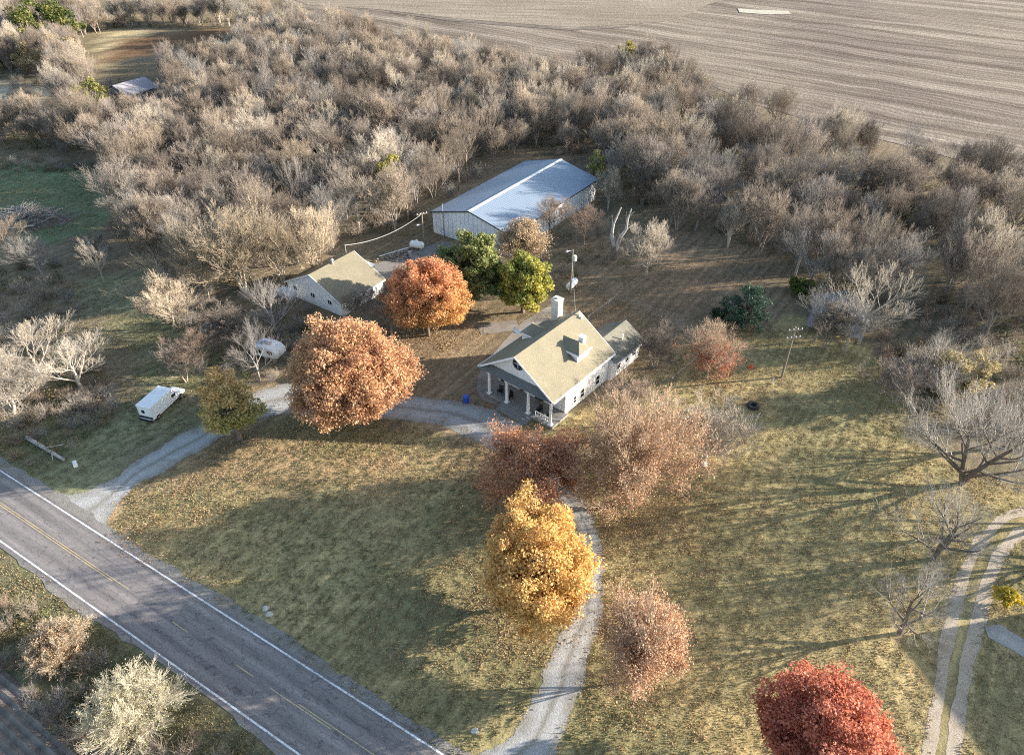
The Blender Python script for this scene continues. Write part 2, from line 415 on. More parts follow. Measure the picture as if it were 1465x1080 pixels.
# gravel
def gravelmat(name, c0, c1, brown, ragged=False, tracks=False):
    m, nt, b = nodes_of(name); v = pos(nt)
    f = noise(nt, v, 5, 6, .8); g = noise(nt, v, .5, 5, .6); h = noise(nt, v, 16, 3, .7)
    c = mixc(nt, ramp(nt, f, .35, .65), c0, c1)
    c = mixc(nt, ramp(nt, g, .5, .72), c, brown)
    c = mixc(nt, .7, c, ramp(nt, h, .3, .7, (.6,.6,.6), (1.3,1.3,1.3)), 'MULTIPLY')
    if tracks:
        ac = N(nt, 'ShaderNodeAttribute', attribute_name='across'); ad = N(nt, 'ShaderNodeMath', operation='MULTIPLY_ADD')
        nt.links.new(g, ad.inputs[0]); ad.inputs[1].default_value = .35; nt.links.new(ac.outputs['Fac'], ad.inputs[2])
        rp = nt.nodes.new('ShaderNodeValToRGB'); e = rp.color_ramp.elements
        e[0].position = .16; e[0].color = (.66,.63,.56,1); e[1].position = .95; e[1].color = (.84,.81,.75,1)
        for p_, v_ in ((.38, 1.0), (.6, 1.06), (.78, .95)): q_ = e.new(p_); q_.color = (v_, v_, v_, 1)
        nt.links.new(ad.outputs[0], rp.inputs[0]); c = mixc(nt, 1, c, rp.outputs[0], 'MULTIPLY')
    nt.links.new(c, b.inputs['Base Color']); b.inputs['Roughness'].default_value = .95; b.inputs['Specular IOR Level'].default_value = .1
    bump(nt, b, f, .5, .12)
    if ragged:          # scattered stones thin out into the grass along the border
        a_ = N(nt, 'ShaderNodeAttribute', attribute_name='cover')
        n1 = noise(nt, v, 3.2, 6, .8)
        s_ = N(nt, 'ShaderNodeMath', operation='ADD'); nt.links.new(a_.outputs['Fac'], s_.inputs[0]); nt.links.new(n1, s_.inputs[1])
        fac = ramp(nt, s_.outputs[0], .72, .80)
        tr = N(nt, 'ShaderNodeBsdfTransparent'); mx = N(nt, 'ShaderNodeMixShader'); nt.links.new(fac, mx.inputs[0])
        nt.links.new(tr.outputs[0], mx.inputs[1]); nt.links.new(b.outputs[0], mx.inputs[2]); nt.links.new(mx.outputs[0], nt.nodes['Material Output'].inputs[0])
    return m
M['gravel'] = gravelmat('gravel', (.30,.297,.285), (.45,.445,.425), (.28,.26,.225), True, True)
M['track'] = gravelmat('track_gravel', (.36,.30,.225), (.49,.42,.325), (.32,.255,.18), True)
d1 = strip('gravel_drive', [(66,712),(120,700),(165,680),(205,655),(258,622),(310,590),(362,562),(412,548),(490,552),(580,566),(660,576),(718,592),(752,606)],
      [(150,770),(158,745),(170,722),(190,698),(232,678),(300,636),(348,611),(388,596),(440,592),(560,600),(620,607),(665,626),(708,646)], .012, M['gravel'], jit=.25)
tag(d1, kind='structure')
d2 = strip('lower_drive', [(700,632),(722,660),(760,692),(800,722),(820,752),(825,800),(818,850),(795,920),(765,990),(742,1030),(722,1052),(676,1076),(640,1094)],
      [(770,618),(790,655),(815,690),(842,722),(860,762),(868,810),(865,860),(852,925),(828,995),(812,1032),(800,1060),(794,1090),(790,1130)], .018, M['gravel'], jit=.25)
tag(d2, kind='structure')
t1 = strip('farm_track', [(1560,722),(1465,724),(1422,741),(1387,783),(1361,849),(1344,919),(1332,1000),(1318,1080),(1296,1250)],
      [(1560,736),(1465,739),(1429,756),(1400,795),(1379,857),(1364,926),(1351,1004),(1338,1083),(1319,1250)], .012, M['track'], jit=.1)
t2 = strip('farm_track', [(1560,750),(1465,752),(1432,774),(1412,808),(1392,868),(1376,932),(1364,1006),(1352,1080),(1335,1250)],
      [(1560,768),(1465,774),(1444,794),(1428,823),(1413,876),(1398,939),(1386,1009),(1374,1083),(1359,1250)], .012, M['track'], jit=.1)
tag(t1, kind='structure'); tag(t2, kind='structure')
sheet('concrete_slab', [at(u, v) for u, v in [(1408,896),(1430,893),(1470,918),(1520,950),(1500,962),(1448,930),(1414,912)]], .03, M['concrete'])
sheet('concrete_path', [at(u, v) for u, v in [(690,572),(682,556),(684,538),(698,515),(722,487),(748,460),(786,437),(812,445),(800,470),(720,560),(712,580)]], .02, M['old_concrete'])
sheet('concrete_pad', [at(u, v) for u, v in [(682,465),(738,458),(745,472),(688,479)]], .028, M['old_concrete'])
sheet('barn_apron', [at(u, v) for u, v in [(535,380),(580,360),(640,345),(655,352),(600,372),(560,402),(545,400)]], .014, gravelmat('apron_gravel', (.19,.175,.155), (.30,.28,.25), (.18,.155,.125)))

# ------------------------------------------------------------------ road
A0, A1 = np.array(at(0,773)[:2]), np.array(at(430,1081)[:2])
B0, B1 = np.array(at(0,673.6)[:2]), np.array(at(636,1080)[:2])
rd = (A1-A0)/np.linalg.norm(A1-A0); rd2 = (B1-B0)/np.linalg.norm(B1-B0); rd = (rd+rd2)/np.linalg.norm(rd+rd2)
rn = np.array([-rd[1], rd[0]])                       # points to the farm
RO = (A0+A1)/2; RW = ((B0-RO)@rn + (B1-RO)@rn)/2
ry = math.atan2(rd[1], rd[0])
road = empty('road', (RO[0], RO[1], 0), ry); tag(road, kind='structure')
m, nt, b = nodes_of('asphalt'); v = objc(nt)
mp = N(nt, 'ShaderNodeMapping'); mp.inputs['Scale'].default_value = (.06, 1.6, 1); nt.links.new(v, mp.inputs[0])
f = noise(nt, mp.outputs[0], 1.0, 5, .7); g = noise(nt, v, 7, 4, .8); h = noise(nt, v, .25, 4)
c = mixc(nt, ramp(nt, f, .3, .7), (.16,.143,.134), (.28,.252,.238))
c = mixc(nt, .6, c, ramp(nt, g, .3, .7, (.7,.7,.7), (1.25,1.25,1.25)), 'MULTIPLY')
c = mixc(nt, .5, c, ramp(nt, h, .3, .7, (.8,.8,.8), (1.2,1.2,1.2)), 'MULTIPLY')
wl = N(nt, 'ShaderNodeTexWave', bands_direction='Y'); wl.inputs['Scale'].default_value = 2*math.pi/(20*RW/4); wl.inputs['Distortion'].default_value = .6; wl.inputs['Detail Scale'].default_value = .1
nt.links.new(v, wl.inputs['Vector'])
c = mixc(nt, 1, c, ramp(nt, wl.outputs['Fac'], .1, .9, (.86,.86,.87), (1.1,1.09,1.08)), 'MULTIPLY')
vm = N(nt, 'ShaderNodeMapping'); vm.inputs['Scale'].default_value = (.16, .34, 1); nt.links.new(v, vm.inputs[0])
dn = N(nt, 'ShaderNodeVectorMath', operation='MULTIPLY_ADD'); nn = nt.nodes.new('ShaderNodeTexNoise'); nn.inputs['Scale'].default_value = 1.2; nt.links.new(v, nn.inputs['Vector'])
nt.links.new(nn.outputs['Color'], dn.inputs[0]); dn.inputs[1].default_value = (.35,.35,0); nt.links.new(vm.outputs[0], dn.inputs[2])
vo = N(nt, 'ShaderNodeTexVoronoi', feature='DISTANCE_TO_EDGE'); nt.links.new(dn.outputs[0], vo.inputs['Vector'])
c = mixc(nt, ramp(nt, vo.outputs['Distance'], .012, .03), mixc(nt, 1, c, (.62,.62,.63), 'MULTIPLY'), c)
nt.links.new(c, b.inputs['Base Color']); b.inputs['Roughness'].default_value = .8; b.inputs['Specular IOR Level'].default_value = .25
bump(nt, b, g, .25, .02)
M['asphalt'] = m
M['shoulder'] = gravelmat('shoulder_gravel', (.2,.185,.17), (.3,.28,.25), (.19,.16,.12))
XA, XB = -900, 400
mb = MB(); mb.add([(XA,-.45,.03),(XB,-.45,.03),(XB,RW+.35,.03),(XA,RW+.35,.03)], [(0,1,2,3)]); mb.build('asphalt', M['asphalt'], road)
def ragged(y0, y1, z, name):
    xs = np.arange(-120, 120, 1.2); V = []; n = len(xs)
    V = [(x, y0, z) for x in xs] + [(x, y1 + (rnd.random()-.5)*.45 + .25*math.sin(x*.21), z) for x in xs]
    link(bpy.data.objects.new(name, mesh_from(name, V, [(i, i+1, n+i+1, n+i) for i in range(n-1)], M['shoulder'])), road)
ragged(RW+.3, RW+1.2, .024, 'gravel_shoulder'); ragged(-.4, -.65, .024, 'gravel_shoulder')
for y in (0.0, RW):
    mb = MB(); mb.box(XA, XB, y-.075, y+.075, .0305, .034); mb.build('edge_line', M['white_line'], road)
def ru(u, v): return (np.array(at(u, v)[:2])-RO)@rd
cy = RW*.5
def cl(x0, x1, y): 
    mb = MB(); mb.box(x0, x1, y-.04, y+.04, .0305, .034); mb.build('centre_line', M['yellow_line'], road)
cl(XA, ru(187,842), cy+.1); cl(ru(-60,690), ru(165,828), cy-.1)
for a_, b_ in (((252,884),(275,899)), ((343,945),(368,963)), ((392,978),(475,1040))): cl(ru(*a_), ru(*b_), cy-.1)
cl(ru(430,1004), XB, cy+.1)

# ------------------------------------------------------------------ crop field beyond the woods
fe = [at(u, v)[:2] for u, v in FIELD_EDGE]
m, nt, b = nodes_of('crop_stubble'); v = pos(nt)
rot = N(nt, 'ShaderNodeMapping')
_a, _b = at(1065,92), at(1465,158)
rot.inputs['Rotation'].default_value = (0, 0, -math.atan2(_b[1]-_a[1], _b[0]-_a[0]))
nt.links.new(v, rot.inputs[0])
nw = noise(nt, rot.outputs[0], .02, 3)
add = N(nt, 'ShaderNodeVectorMath', operation='MULTIPLY_ADD'); nt.links.new(nw, add.inputs[0]); add.inputs[1].default_value = (0, 14, 0); nt.links.new(rot.outputs[0], add.inputs[2])
w1 = N(nt, 'ShaderNodeTexWave', bands_direction='Y'); w1.inputs['Scale'].default_value = .021; w1.inputs['Distortion'].default_value = 1.6; w1.inputs['Detail'].default_value = 4; w1.inputs['Detail Scale'].default_value = 2.5
nt.links.new(add.outputs[0], w1.inputs['Vector'])
w2 = N(nt, 'ShaderNodeTexWave', bands_direction='Y'); w2.inputs['Scale'].default_value = .12; w2.inputs['Distortion'].default_value = 1.0; w2.inputs['Detail'].default_value = 3
nt.links.new(add.outputs[0], w2.inputs['Vector'])
st = N(nt, 'ShaderNodeMapping'); st.inputs['Scale'].default_value = (.012, .22, 1); nt.links.new(add.outputs[0], st.inputs[0])
sn = noise(nt, st.outputs[0], 1, 6, .75); fn = noise(nt, v, 1.2, 5, .75); big = noise(nt, v, .012, 4)
c = mixc(nt, ramp(nt, w1.outputs['Fac'], .1, .9), (.255,.215,.17), (.335,.287,.23))
c = mixc(nt, ramp(nt, sn, .42, .58), mixc(nt, 1, c, (.60,.585,.58), 'MULTIPLY'), c)
c = mixc(nt, .6, c, ramp(nt, w2.outputs['Fac'], .2, .8, (.8,.8,.8), (1.15,1.13,1.1)), 'MULTIPLY')
c = mixc(nt, .8, c, ramp(nt, fn, .3, .7, (.65,.65,.65), (1.3,1.3,1.3)), 'MULTIPLY')
c = mixc(nt, ramp(nt, big, .48, .60), c, mixc(nt, 1, c, (.78,.76,.78), 'MULTIPLY'))
nt.links.new(c, b.inputs['Base Color']); b.inputs['Roughness'].default_value = 1; b.inputs['Specular IOR Level'].default_value = .05
s2 = N(nt, 'ShaderNodeMath', operation='ADD'); nt.links.new(sn, s2.inputs[0]); nt.links.new(fn, s2.inputs[1])
bump(nt, b, s2.outputs[0], .6, .6)
M['stubble'] = m
fl = [(-4000, fe[0][1])] + fe + [(4000, fe[-1][1]), (4000, 4500), (-4000, 4500)]
sheet('crop_field', fl, .06, M['stubble'])
M['pale_grass'] = gravelmat('pale_grass', (.44,.40,.32), (.54,.49,.39), (.38,.33,.25))
sheet('grass_strip', [at(u, v) for u, v in [(1055,13),(1080,15),(1128,17),(1132,21),(1100,22),(1058,19)]], .2, M['pale_grass'])
m, nt, b = nodes_of('mown_field'); v = pos(nt)
mp = N(nt, 'ShaderNodeMapping'); mp.inputs['Rotation'].default_value = (0, 0, R(6)); nt.links.new(v, mp.inputs[0])
mp2 = N(nt, 'ShaderNodeMapping'); mp2.inputs['Scale'].default_value = (.03, .45, 1); nt.links.new(mp.outputs[0], mp2.inputs[0])
f1 = noise(nt, mp2.outputs[0], 1, 6, .75); f2 = noise(nt, v, .9, 5, .8); f3 = noise(nt, v, .018, 4)
c = mixc(nt, ramp(nt, f1, .36, .62), (.21,.175,.135), (.34,.29,.225))
c = mixc(nt, ramp(nt, f3, .42, .62), c, mixc(nt, 1, c, (.84,.82,.8), 'MULTIPLY'))
c = mixc(nt, .8, c, ramp(nt, f2, .3, .7, (.65,.65,.65), (1.3,1.3,1.3)), 'MULTIPLY')
nt.links.new(c, b.inputs['Base Color']); b.inputs['Roughness'].default_value = 1; b.inputs['Specular IOR Level'].default_value = .05
bump(nt, b, f2, .6, .6); M['mown'] = m
sheet('mown_field', [at(u, v) for u, v in [(330,-60),(400,-8),(440,8),(540,14),(640,26),(720,33),(820,40),(900,36),(950,32),(990,20),(1010,8),(1045,-2),(1120,-20),(900,-60)]], .12, M['mown'])
sheet('field_ditch', [at(u, v) for u, v in [(560,17),(640,28),(720,35),(820,42),(900,38),(900,40),(820,44.5),(720,37.5),(640,30.5),(560,19)]], .15, plain('field_ditch', (.16,.13,.10), .95, .4, .3))
# ploughed strip in the bottom left corner
mb = MB(); base = np.array(at(40,1035)[:2]); x0, y0 = (base-RO)@rd, (base-RO)@rn
nr = 26
for i in range(nr):
    yb = y0 + 1.6 - i*.75
    mb.add([(-60,yb,.02),(60,yb,.02),(60,yb-.37,.26),(-60,yb-.37,.26),(60,yb-.75,.02),(-60,yb-.75,.02)], [(0,3,2,1),(3,5,4,2)])
M['plough'] = plain('ploughed_soil', (.2,.165,.14), .95, .5, .9, bmp=.8)
pf = mb.build('ploughed_field', M['plough']); pf.location = (RO[0], RO[1], 0); pf.rotation_euler = (0,0,ry); tag(pf, kind='structure')

# ================================================================== BUILDINGS
class Frame:
    """local frame: x = right along the front, y = towards the back"""
    def __init__(s, o, yaw):
        s.o = np.array(o[:2]); s.rz = yaw - math.pi/2
        s.a = np.array([math.cos(yaw), math.sin(yaw)]); s.r = np.array([s.a[1], -s.a[0]])
    def w(s, x, y, z=0): p = s.o + s.r*x + s.a*y; return (p[0], p[1], z)
    def l(s, u, v, z=0): p = np.array(at(u, v, z)[:2]) - s.o; return (p@s.r, p@s.a)
    def on_y(s, u, v, y):          # pixel on the plane local y = const -> x, z
        d = ray(u, v); den = d[0]*s.a[0] + d[1]*s.a[1]; t = (y + s.o@s.a)/den
        p = np.array([d[0]*t, d[1]*t]) - s.o; return p@s.r, CAMH + d[2]*t
    def on_x(s, u, v, x):
        d = ray(u, v); den = d[0]*s.r[0] + d[1]*s.r[1]; t = (x + s.o@s.r)/den
        p = np.array([d[0]*t, d[1]*t]) - s.o; return p@s.a, CAMH + d[2]*t

def window_y(parent, x, z, wd, ht, y, sgn=-1, mull=True, name='window'):
    """window in a wall facing local -y (sgn -1) at plane y"""
    mb = MB(); d = .06*sgn; f = .07
    y0, y1 = sorted((y, y+d))
    mb.box(x-wd/2-f, x+wd/2+f, y0, y1, z+ht/2, z+ht/2+f); mb.box(x-wd/2-f, x+wd/2+f, y0, y1, z-ht/2-f, z-ht/2)
    mb.box(x-wd/2-f, x-wd/2, y0, y1, z-ht/2, z+ht/2); mb.box(x+wd/2, x+wd/2+f, y0, y1, z-ht/2, z+ht/2)
    if mull: mb.box(x-.025, x+.025, y0, y1, z-ht/2, z+ht/2)
    fr = mb.build(name, M['trim'], parent)
    g = MB(); g.box(x-wd/2, x+wd/2, *sorted((y+.004*sgn, y+.02*sgn)), z-ht/2, z+ht/2); g.build('pane', M['glass'], fr)
    return fr
def window_x(parent, y, z, wd, ht, x, sgn=1, name='window'):
    mb = MB(); f = .07; x0, x1 = sorted((x, x+.06*sgn))
    mb.box(x0, x1, y-wd/2-f, y+wd/2+f, z+ht/2, z+ht/2+f); mb.box(x0, x1, y-wd/2-f, y+wd/2+f, z-ht/2-f, z-ht/2)
    mb.box(x0, x1, y-wd/2-f, y-wd/2, z-ht/2, z+ht/2); mb.box(x0, x1, y+wd/2, y+wd/2+f, z-ht/2, z+ht/2)
    mb.box(x0, x1, y-wd/2, y+wd/2, z-.02, z+.02)
    fr = mb.build(name, M['trim'], parent)
    g = MB(); g.box(*sorted((x+.004*sgn, x+.02*sgn)), y-wd/2, y+wd/2, z-ht/2, z+ht/2); g.build('pane', M['glass'], fr)
    return fr

# ------------------------------------------------------------------ farmhouse
HF = Frame(at(789, 611, .4), R(50.5))
house = empty('farmhouse', HF.w(0,0,0), HF.rz)
tag(house, 'white farmhouse with tan shingle roof, columned front porch and round gable window', 'house')
EX0, EX1, RX, EZ, RZ_, HB = -11.3, .15, -5.58, 4.2, 8.1, 12.85
mb = MB(); mb.box(-10.85, -.4, 3.2, 12.45, 0, EZ-.1)
mb.build('wall', M['white_siding'], house)
mb = MB(); sl_ = (RZ_-EZ)/(EX1-RX)
mb.extr([(-10.75, EZ-.04), (-.4, EZ-.04), (RX, RZ_-.3)], .62, 12.45); mb.build('gable', M['white_siding'], house)
th = .16
roof = MB()
roof.slab([(EX0,-.12,EZ),(RX,-.12,RZ_),(RX,HB,RZ_),(EX0,HB,EZ)][::-1], th); roof.slab([(RX,-.12,RZ_+.001),(EX1,-.12,EZ),(EX1,HB,EZ),(RX,HB,RZ_+.001)][::-1], th)
# cut the front edge back to the gable above the pent roof
rf = roof.build('roof', M['shingle'], house)
for (xa, za, xb, zb) in ((EX0,EZ,RX,RZ_),(RX,RZ_,EX1,EZ)):
    fas = MB(); fas.hull([(xa,-.16,za-.26),(xb,-.16,zb-.26),(xb,-.121,zb-.26),(xa,-.121,za-.26)], [(xa,-.16,za+.01),(xb,-.16,zb+.01),(xb,-.121,zb+.01),(xa,-.121,za+.01)]); fas.build('bargeboard', M['trim'], house)
    fas = MB(); fas.hull([(xa,HB+.001,za-.26),(xb,HB+.001,zb-.26),(xb,HB+.04,zb-.26),(xa,HB+.04,za-.26)], [(xa,HB+.001,za+.01),(xb,HB+.001,zb+.01),(xb,HB+.04,zb+.01),(xa,HB+.04,za+.01)]); fas.build('bargeboard', M['trim'], house)

for x_ in (EX1+.003, EX0-.13): g = MB(); g.box(x_, x_+.127, -.1, HB-.05, EZ-.24, EZ-.06); g.build('gutter', M['trim'], house)
p = MB(); p.slab([(EX0+.1,-.3,EZ-.02),(EX1-.1,-.3,EZ-.02),(-1.75,.6,EZ+.52),(-9.45,.6,EZ+.52)], .1); p.build('pent_roof', M['pent'], house)
p = MB(); p.box(-10.6, -.1, .12, .42, EZ-.42, EZ-.13); p.box(-.42, -.1, .42, 3.2, EZ-.42, EZ-.13); p.box(-10.6, -10.28, .42, 3.2, EZ-.42, EZ-.13)
p.box(-10.6, -.1, .13, 3.2, EZ-.128, EZ-.06)
p.build('porch_beam', M['trim'], house)
p = MB(); p.box(-10.6, .1, 0, 3.19, .1, .4); p.build('porch_floor', M['deck'], house)
p = MB(); p.box(-10.5, 0, .1, 3.1, -.1, .098); p.build('foundation', M['concrete'], house)
for u, v in ((788,606.5),(759,588),(728,573),(702,561)):
    x, y = HF.l(u, v, .4); y = .28; x = min(x, -.26)
    c_ = MB(); c_.box(x-.26,x+.26,y-.26,y+.26,.4,.52); c_.lathe([(.22,.521),(.2,.7),(.2,1.5),(.165,EZ-.6)], (x,y,0), 16); c_.box(x-.22,x+.22,y-.22,y+.22,EZ-.599,EZ-.422)
    c_.build('column', M['trim'], house)
p = MB()
for i in range(3): p.box(-7.6, -2.9, -.42*(i+1), -.42*i-.003, -.02, .3-.1*i)
p.build('porch_steps', M['deck'], house)
p = MB(); p.box(-2.7,-.6,.3,.36,1.22,1.3); p.box(-2.7,-.6,.3,.36,.6,.66)
for i in range(9): p.box(-2.68+i*.25,-2.64+i*.25,.31,.35,.661,1.219)
p.build('porch_railing', M['trim'], house)
for x in (-9.2, -6.9, -2.2): window_y(house, x, 2.1, 1.0, 1.6, 3.2)
dr = MB(); dr.box(-4.95,-3.95,3.13,3.198,.42,2.55); drr = dr.build('door', M['dark_trim'], house)
k_ = MB(); k_.lathe([(.05,-.06),(.05,0)], (-4.1,3.13,1.4), 8, 'y'); k_.build('handle', M['steel'], drr)
dl = MB(); dl.box(-5.05,-4.953,3.15,3.198,.41,2.65); dl.box(-3.947,-3.85,3.15,3.198,.41,2.65); dl.box(-5.05,-3.85,3.15,3.198,2.551,2.65); dl.build('frame', M['trim'], drr)
for (u, v, wd, ht) in ((821.8,571.6,.55,.95),(832.8,562,.7,1.2),(854.6,543.3,.75,1.3)):
    y, z = HF.on_x(u, v, -.4); window_x(house, y, z, wd, ht, -.4)
# round gable window
x, z = HF.on_y(741.5, 521, .62)
rw = MB(); rw.lathe([(.78,0),(.78,-.1),(.58,-.1),(.58,0)], (x,.62,z), 28, 'y'); rwo = rw.build('window', M['dark_trim'], house)
g = MB(); g.lathe([(.575,-.03),(.575,-.02)], (x,.62,z), 28, 'y'); g.build('pane', M['glass'], rwo)
g = MB(); g.box(x-.03,x+.03,.54,.58,z-.57,z+.57); g.box(x-.57,x-.031,.54,.58,z-.03,z+.03); g.box(x+.031,x+.57,.54,.58,z-.03,z+.03); g.build('glazing_bar', M['trim'], rwo)
# hipped dormers
def dormer(sx):
    X = lambda x: RX + sx*x
    yc, hw = (8.03 if sx > 0 else 7.7), 1.35
    wl = MB(); n = [(X(1.4),yc-hw+.15,0),(X(4.15),yc-hw+.15,0),(X(4.15),yc+hw-.15,0),(X(1.4),yc+hw-.15,0)]
    if sx < 0: n = n[::-1]
    wl.hull([(q[0],q[1],5.0) for q in n], [(q[0],q[1],6.34) for q in n]); do = wl.build('dormer', M['white_siding'], house)
    e, r_ = 6.35, 7.3
    V = [(X(1.0),yc-hw,e),(X(4.4),yc-hw,e),(X(4.4),yc+hw,e),(X(1.0),yc+hw,e),(X(1.0),yc,r_),(X(3.4),yc,r_)]
    fs = [(0,1,5,4),(1,2,5),(2,3,4,5),(3,0,4),(3,2,1,0)]
    if sx < 0: fs = [tuple(reversed(f)) for f in fs]
    rr = MB(); rr.add([(a_,b_,c_+.06) for a_,b_,c_ in V], fs); rr.build('dormer_roof', M['shingle'], do)
    t = MB(); 
    t.box(*sorted((X(4.405),X(4.5))), yc-hw-.08, yc+hw+.08, e-.14, e+.05); t.box(*sorted((X(2.3),X(4.404))), yc-hw-.08, yc-hw-.004, e-.14, e+.05)
    t.build('fascia', M['trim'], do)
    return X, yc
X, yc = dormer(1)
vb = MB(); vb.box(X(3.4)-.32, X(3.4)+.32, yc+.35, yc+1.0, 6.5, 7.75); vb.box(X(3.4)-.38, X(3.4)+.38, yc+.29, yc+1.06, 7.751, 7.85); vb.build('vent_stack', M['white_paint'], house)
dormer(-1)
ch = MB(); ch.box(-9.2,-8.1,11.75,12.8,4.0,8.85); ch.box(-9.28,-8.02,11.67,12.88,8.851,9.0); ch.box(-8.85,-8.45,12.1,12.5,9.001,9.2); ch.build('chimney', M['chimney'], house)
pv_ = MB(); pv_.tube((-5.15,12.2,7.4),(-5.15,12.2,8.35),.09); pv_.tube((-4.8,12.2,7.3),(-4.8,12.2,8.0),.13); pv_.build('vent_pipe', M['trim'], house)
# rear wing
an = MB(); an.box(-5.3,.1,12.46,19.3,0,2.6); an.extr([(-5.25,2.6),(.05,2.6),(-2.6,4.35)], 12.9, 19.3); an.build('rear_wing', M['white_siding'], house)
ar = MB(); ar.slab([(-2.6,12.9,4.62),(.55,12.9,2.68),(.55,19.75,2.68),(-2.6,19.75,4.62)][::-1], .13); ar.slab([(-5.75,12.9,2.68),(-2.6,12.9,4.619),(-2.6,19.75,4.619),(-5.75,19.75,2.68)][::-1], .13); ar.build('rear_roof', M['shingle2'], house)
gt = MB(); gt.box(.553,.66,12.95,19.7,2.46,2.62); gt.build('gutter', M['trim'], house)
pv_ = MB(); pv_.tube((-1.1,16.6,3.4),(-1.1,16.6,4.6),.08); pv_.build('vent_pipe', M['trim'], house)
for y in (14.2, 16.2, 18.0): window_x(house, y, 1.5, .7, .9, .1)
# porch things
def porch_chair(x, y, rot, label):
    e = empty('porch_chair', HF.w(x, y, .4), HF.rz + rot); tag(e, label, 'chair', 'dark chairs on the farmhouse porch')
    s_ = MB(); s_.box(-.3,.3,-.28,.28,.4,.46); s_.build('seat', M['black'], e)
    s_ = MB()
    for i in range(4): s_.box(-.28+i*.15,-.17+i*.15,.285,.33,.46,1.15)
    s_.box(-.3,.3,.331,.36,1.0,1.1); s_.build('backrest', M['black'], e)
    for sx in (-1,1):
        for sy in (-1,1): l_ = MB(); l_.box(sx*.27-.03,sx*.27+.03,sy*.25-.03,sy*.25+.03,0,.399); l_.build('leg', M['black'], e)
        a_ = MB(); a_.box(sx*.33-.04,sx*.33+.04,-.3,.28,.64,.68); a_.box(sx*.33-.03,sx*.33+.03,-.28,-.22,.46,.639); a_.build('armrest', M['black'], e)
porch_chair(-8.7, 1.0, .3, 'dark porch chair beside the leftmost column of the farmhouse')
porch_chair(-7.2, 1.0, -.2, 'dark porch chair left of the second column from the left')
porch_chair(-2.7, 1.15, .1, 'dark porch chair right of the third column from the left')
porch_chair(-1.2, 1.15, -.3, 'dark porch chair nearest the right corner column behind the white railing')
def basket(x, label):
    e = empty('hanging_basket', HF.w(x, .75, 3.0), HF.rz); tag(e, label, 'hanging basket', 'hanging baskets under the porch eave')
    a_ = MB(); a_.lathe([(.12,-.12),(.24,.05),(.25,.1)], (0,0,0), 12); a_.build('pot', M['terracotta'], e)
    a_ = MB(); [a_.tube((.24*math.cos(t),.24*math.sin(t),.1),(0,0,1.07),.008,k=4) for t in (0,2.1,4.2)]; a_.build('wire', M['wire'], e)
    n = 160; Cc = npr.normal(0, .14, (n,3))*[1.3,1.3,.7]+[0,0,.12]
    o = link(bpy.data.objects.new('foliage', leaf_mesh(Cc, .07, np.tile([[.03,.04,.02]], (n,1)))), e)
def leaf_mesh(Cn, size, col, up=.3, aspect=.75):
    n = len(Cn); d = npr.normal(size=(n,3)); d[:,2] += up; d /= np.linalg.norm(d, axis=1)[:,None]
    t = npr.normal(size=(n,3)); t -= (t*d).sum(1)[:,None]*d; t /= np.linalg.norm(t, axis=1)[:,None]; b_ = np.cross(d, t)
    s_ = size*(.6+.8*npr.random((n,1))); V = np.empty((n,4,3))
    V[:,0] = Cn+t*s_; V[:,1] = Cn+b_*s_*aspect; V[:,2] = Cn-t*s_; V[:,3] = Cn-b_*s_*aspect
    return fast_mesh('leaves', V.reshape(-1,3), np.arange(4*n).reshape(n,4), M['leaf'], np.repeat(col, 4, axis=0))
basket(-8.0, 'dark hanging basket between the two leftmost porch columns')
basket(-5.0, 'dark hanging basket over the porch steps between the middle columns')
basket(-1.9, 'dark hanging basket between the two rightmost porch columns')
# satellite dish on the left dormer
e = empty('satellite_dish', HF.w(RX-4.6, 6.2, 6.3), HF.rz); tag(e, 'round white satellite dish on the left dormer of the farmhouse', 'satellite dish')
a_ = MB(); a_.lathe([(.05,.0),(.3,-.06),(.5,-.2),(.52,-.2),(.32,-.03),(.05,.04)], (0,-.15,.45), 20, 'y'); a_.build('dish', M['white_paint'], e)
a_ = MB(); a_.tube((0,0,-.3),(0,-.08,.45),.04); a_.build('mast', M['grey_metal'], e)
a_ = MB(); a_.tube((0,-.3,.0),(0,-.75,.4),.02,k=6); a_.box(-.07,.07,-.85,-.74,.35,.47); a_.build('feed_arm', M['dark_trim'], e)

# ------------------------------------------------------------------ metal barn
BF = Frame(at(730, 336, 4), R(55.6))
barn = empty('metal_barn', BF.w(0,0,0), BF.rz); tag(barn, 'long pale metal barn with low gable roof at the edge of the woods', 'barn')
W_, L_, BE, BR = 16.6, 29.4, 4.0, 6.15
for x_ in (-.15, -W_+.05): mb = MB(); mb.box(x_,x_+.1,.1,L_-.1,0,BE-.05); mb.build('side_wall', M['metal_wall'], barn)
for y in (.0, L_-.1): mb = MB(); mb.extr([(-W_+.05,0),(-.05,0),(-.05,BE-.05),(-W_/2,BR-.15),(-W_+.05,BE-.05)], y, y+.099); mb.build('gable_wall', M['metal_wall_x'], barn)
rb = MB(); rb.slab([(-W_/2,-.25,BR),(.2,-.25,BE),(.2,L_+.25,BE),(-W_/2,L_+.25,BR)][::-1], .08); rb.slab([(-W_-.2,-.25,BE),(-W_/2,-.25,BR+.001),(-W_/2,L_+.25,BR+.001),(-W_-.2,L_+.25,BE)][::-1], .08); rb.build('roof', M['metal_roof'], barn)
rc = MB(); rc.extr([(-W_/2-.35,BR-.06),(-W_/2+.35,BR-.06),(-W_/2+.3,BR-.0),(-W_/2,BR+.08),(-W_/2-.3,BR)], -.27, L_+.27); rc.build('ridge_cap', M['white_paint'], barn)
tr = MB()
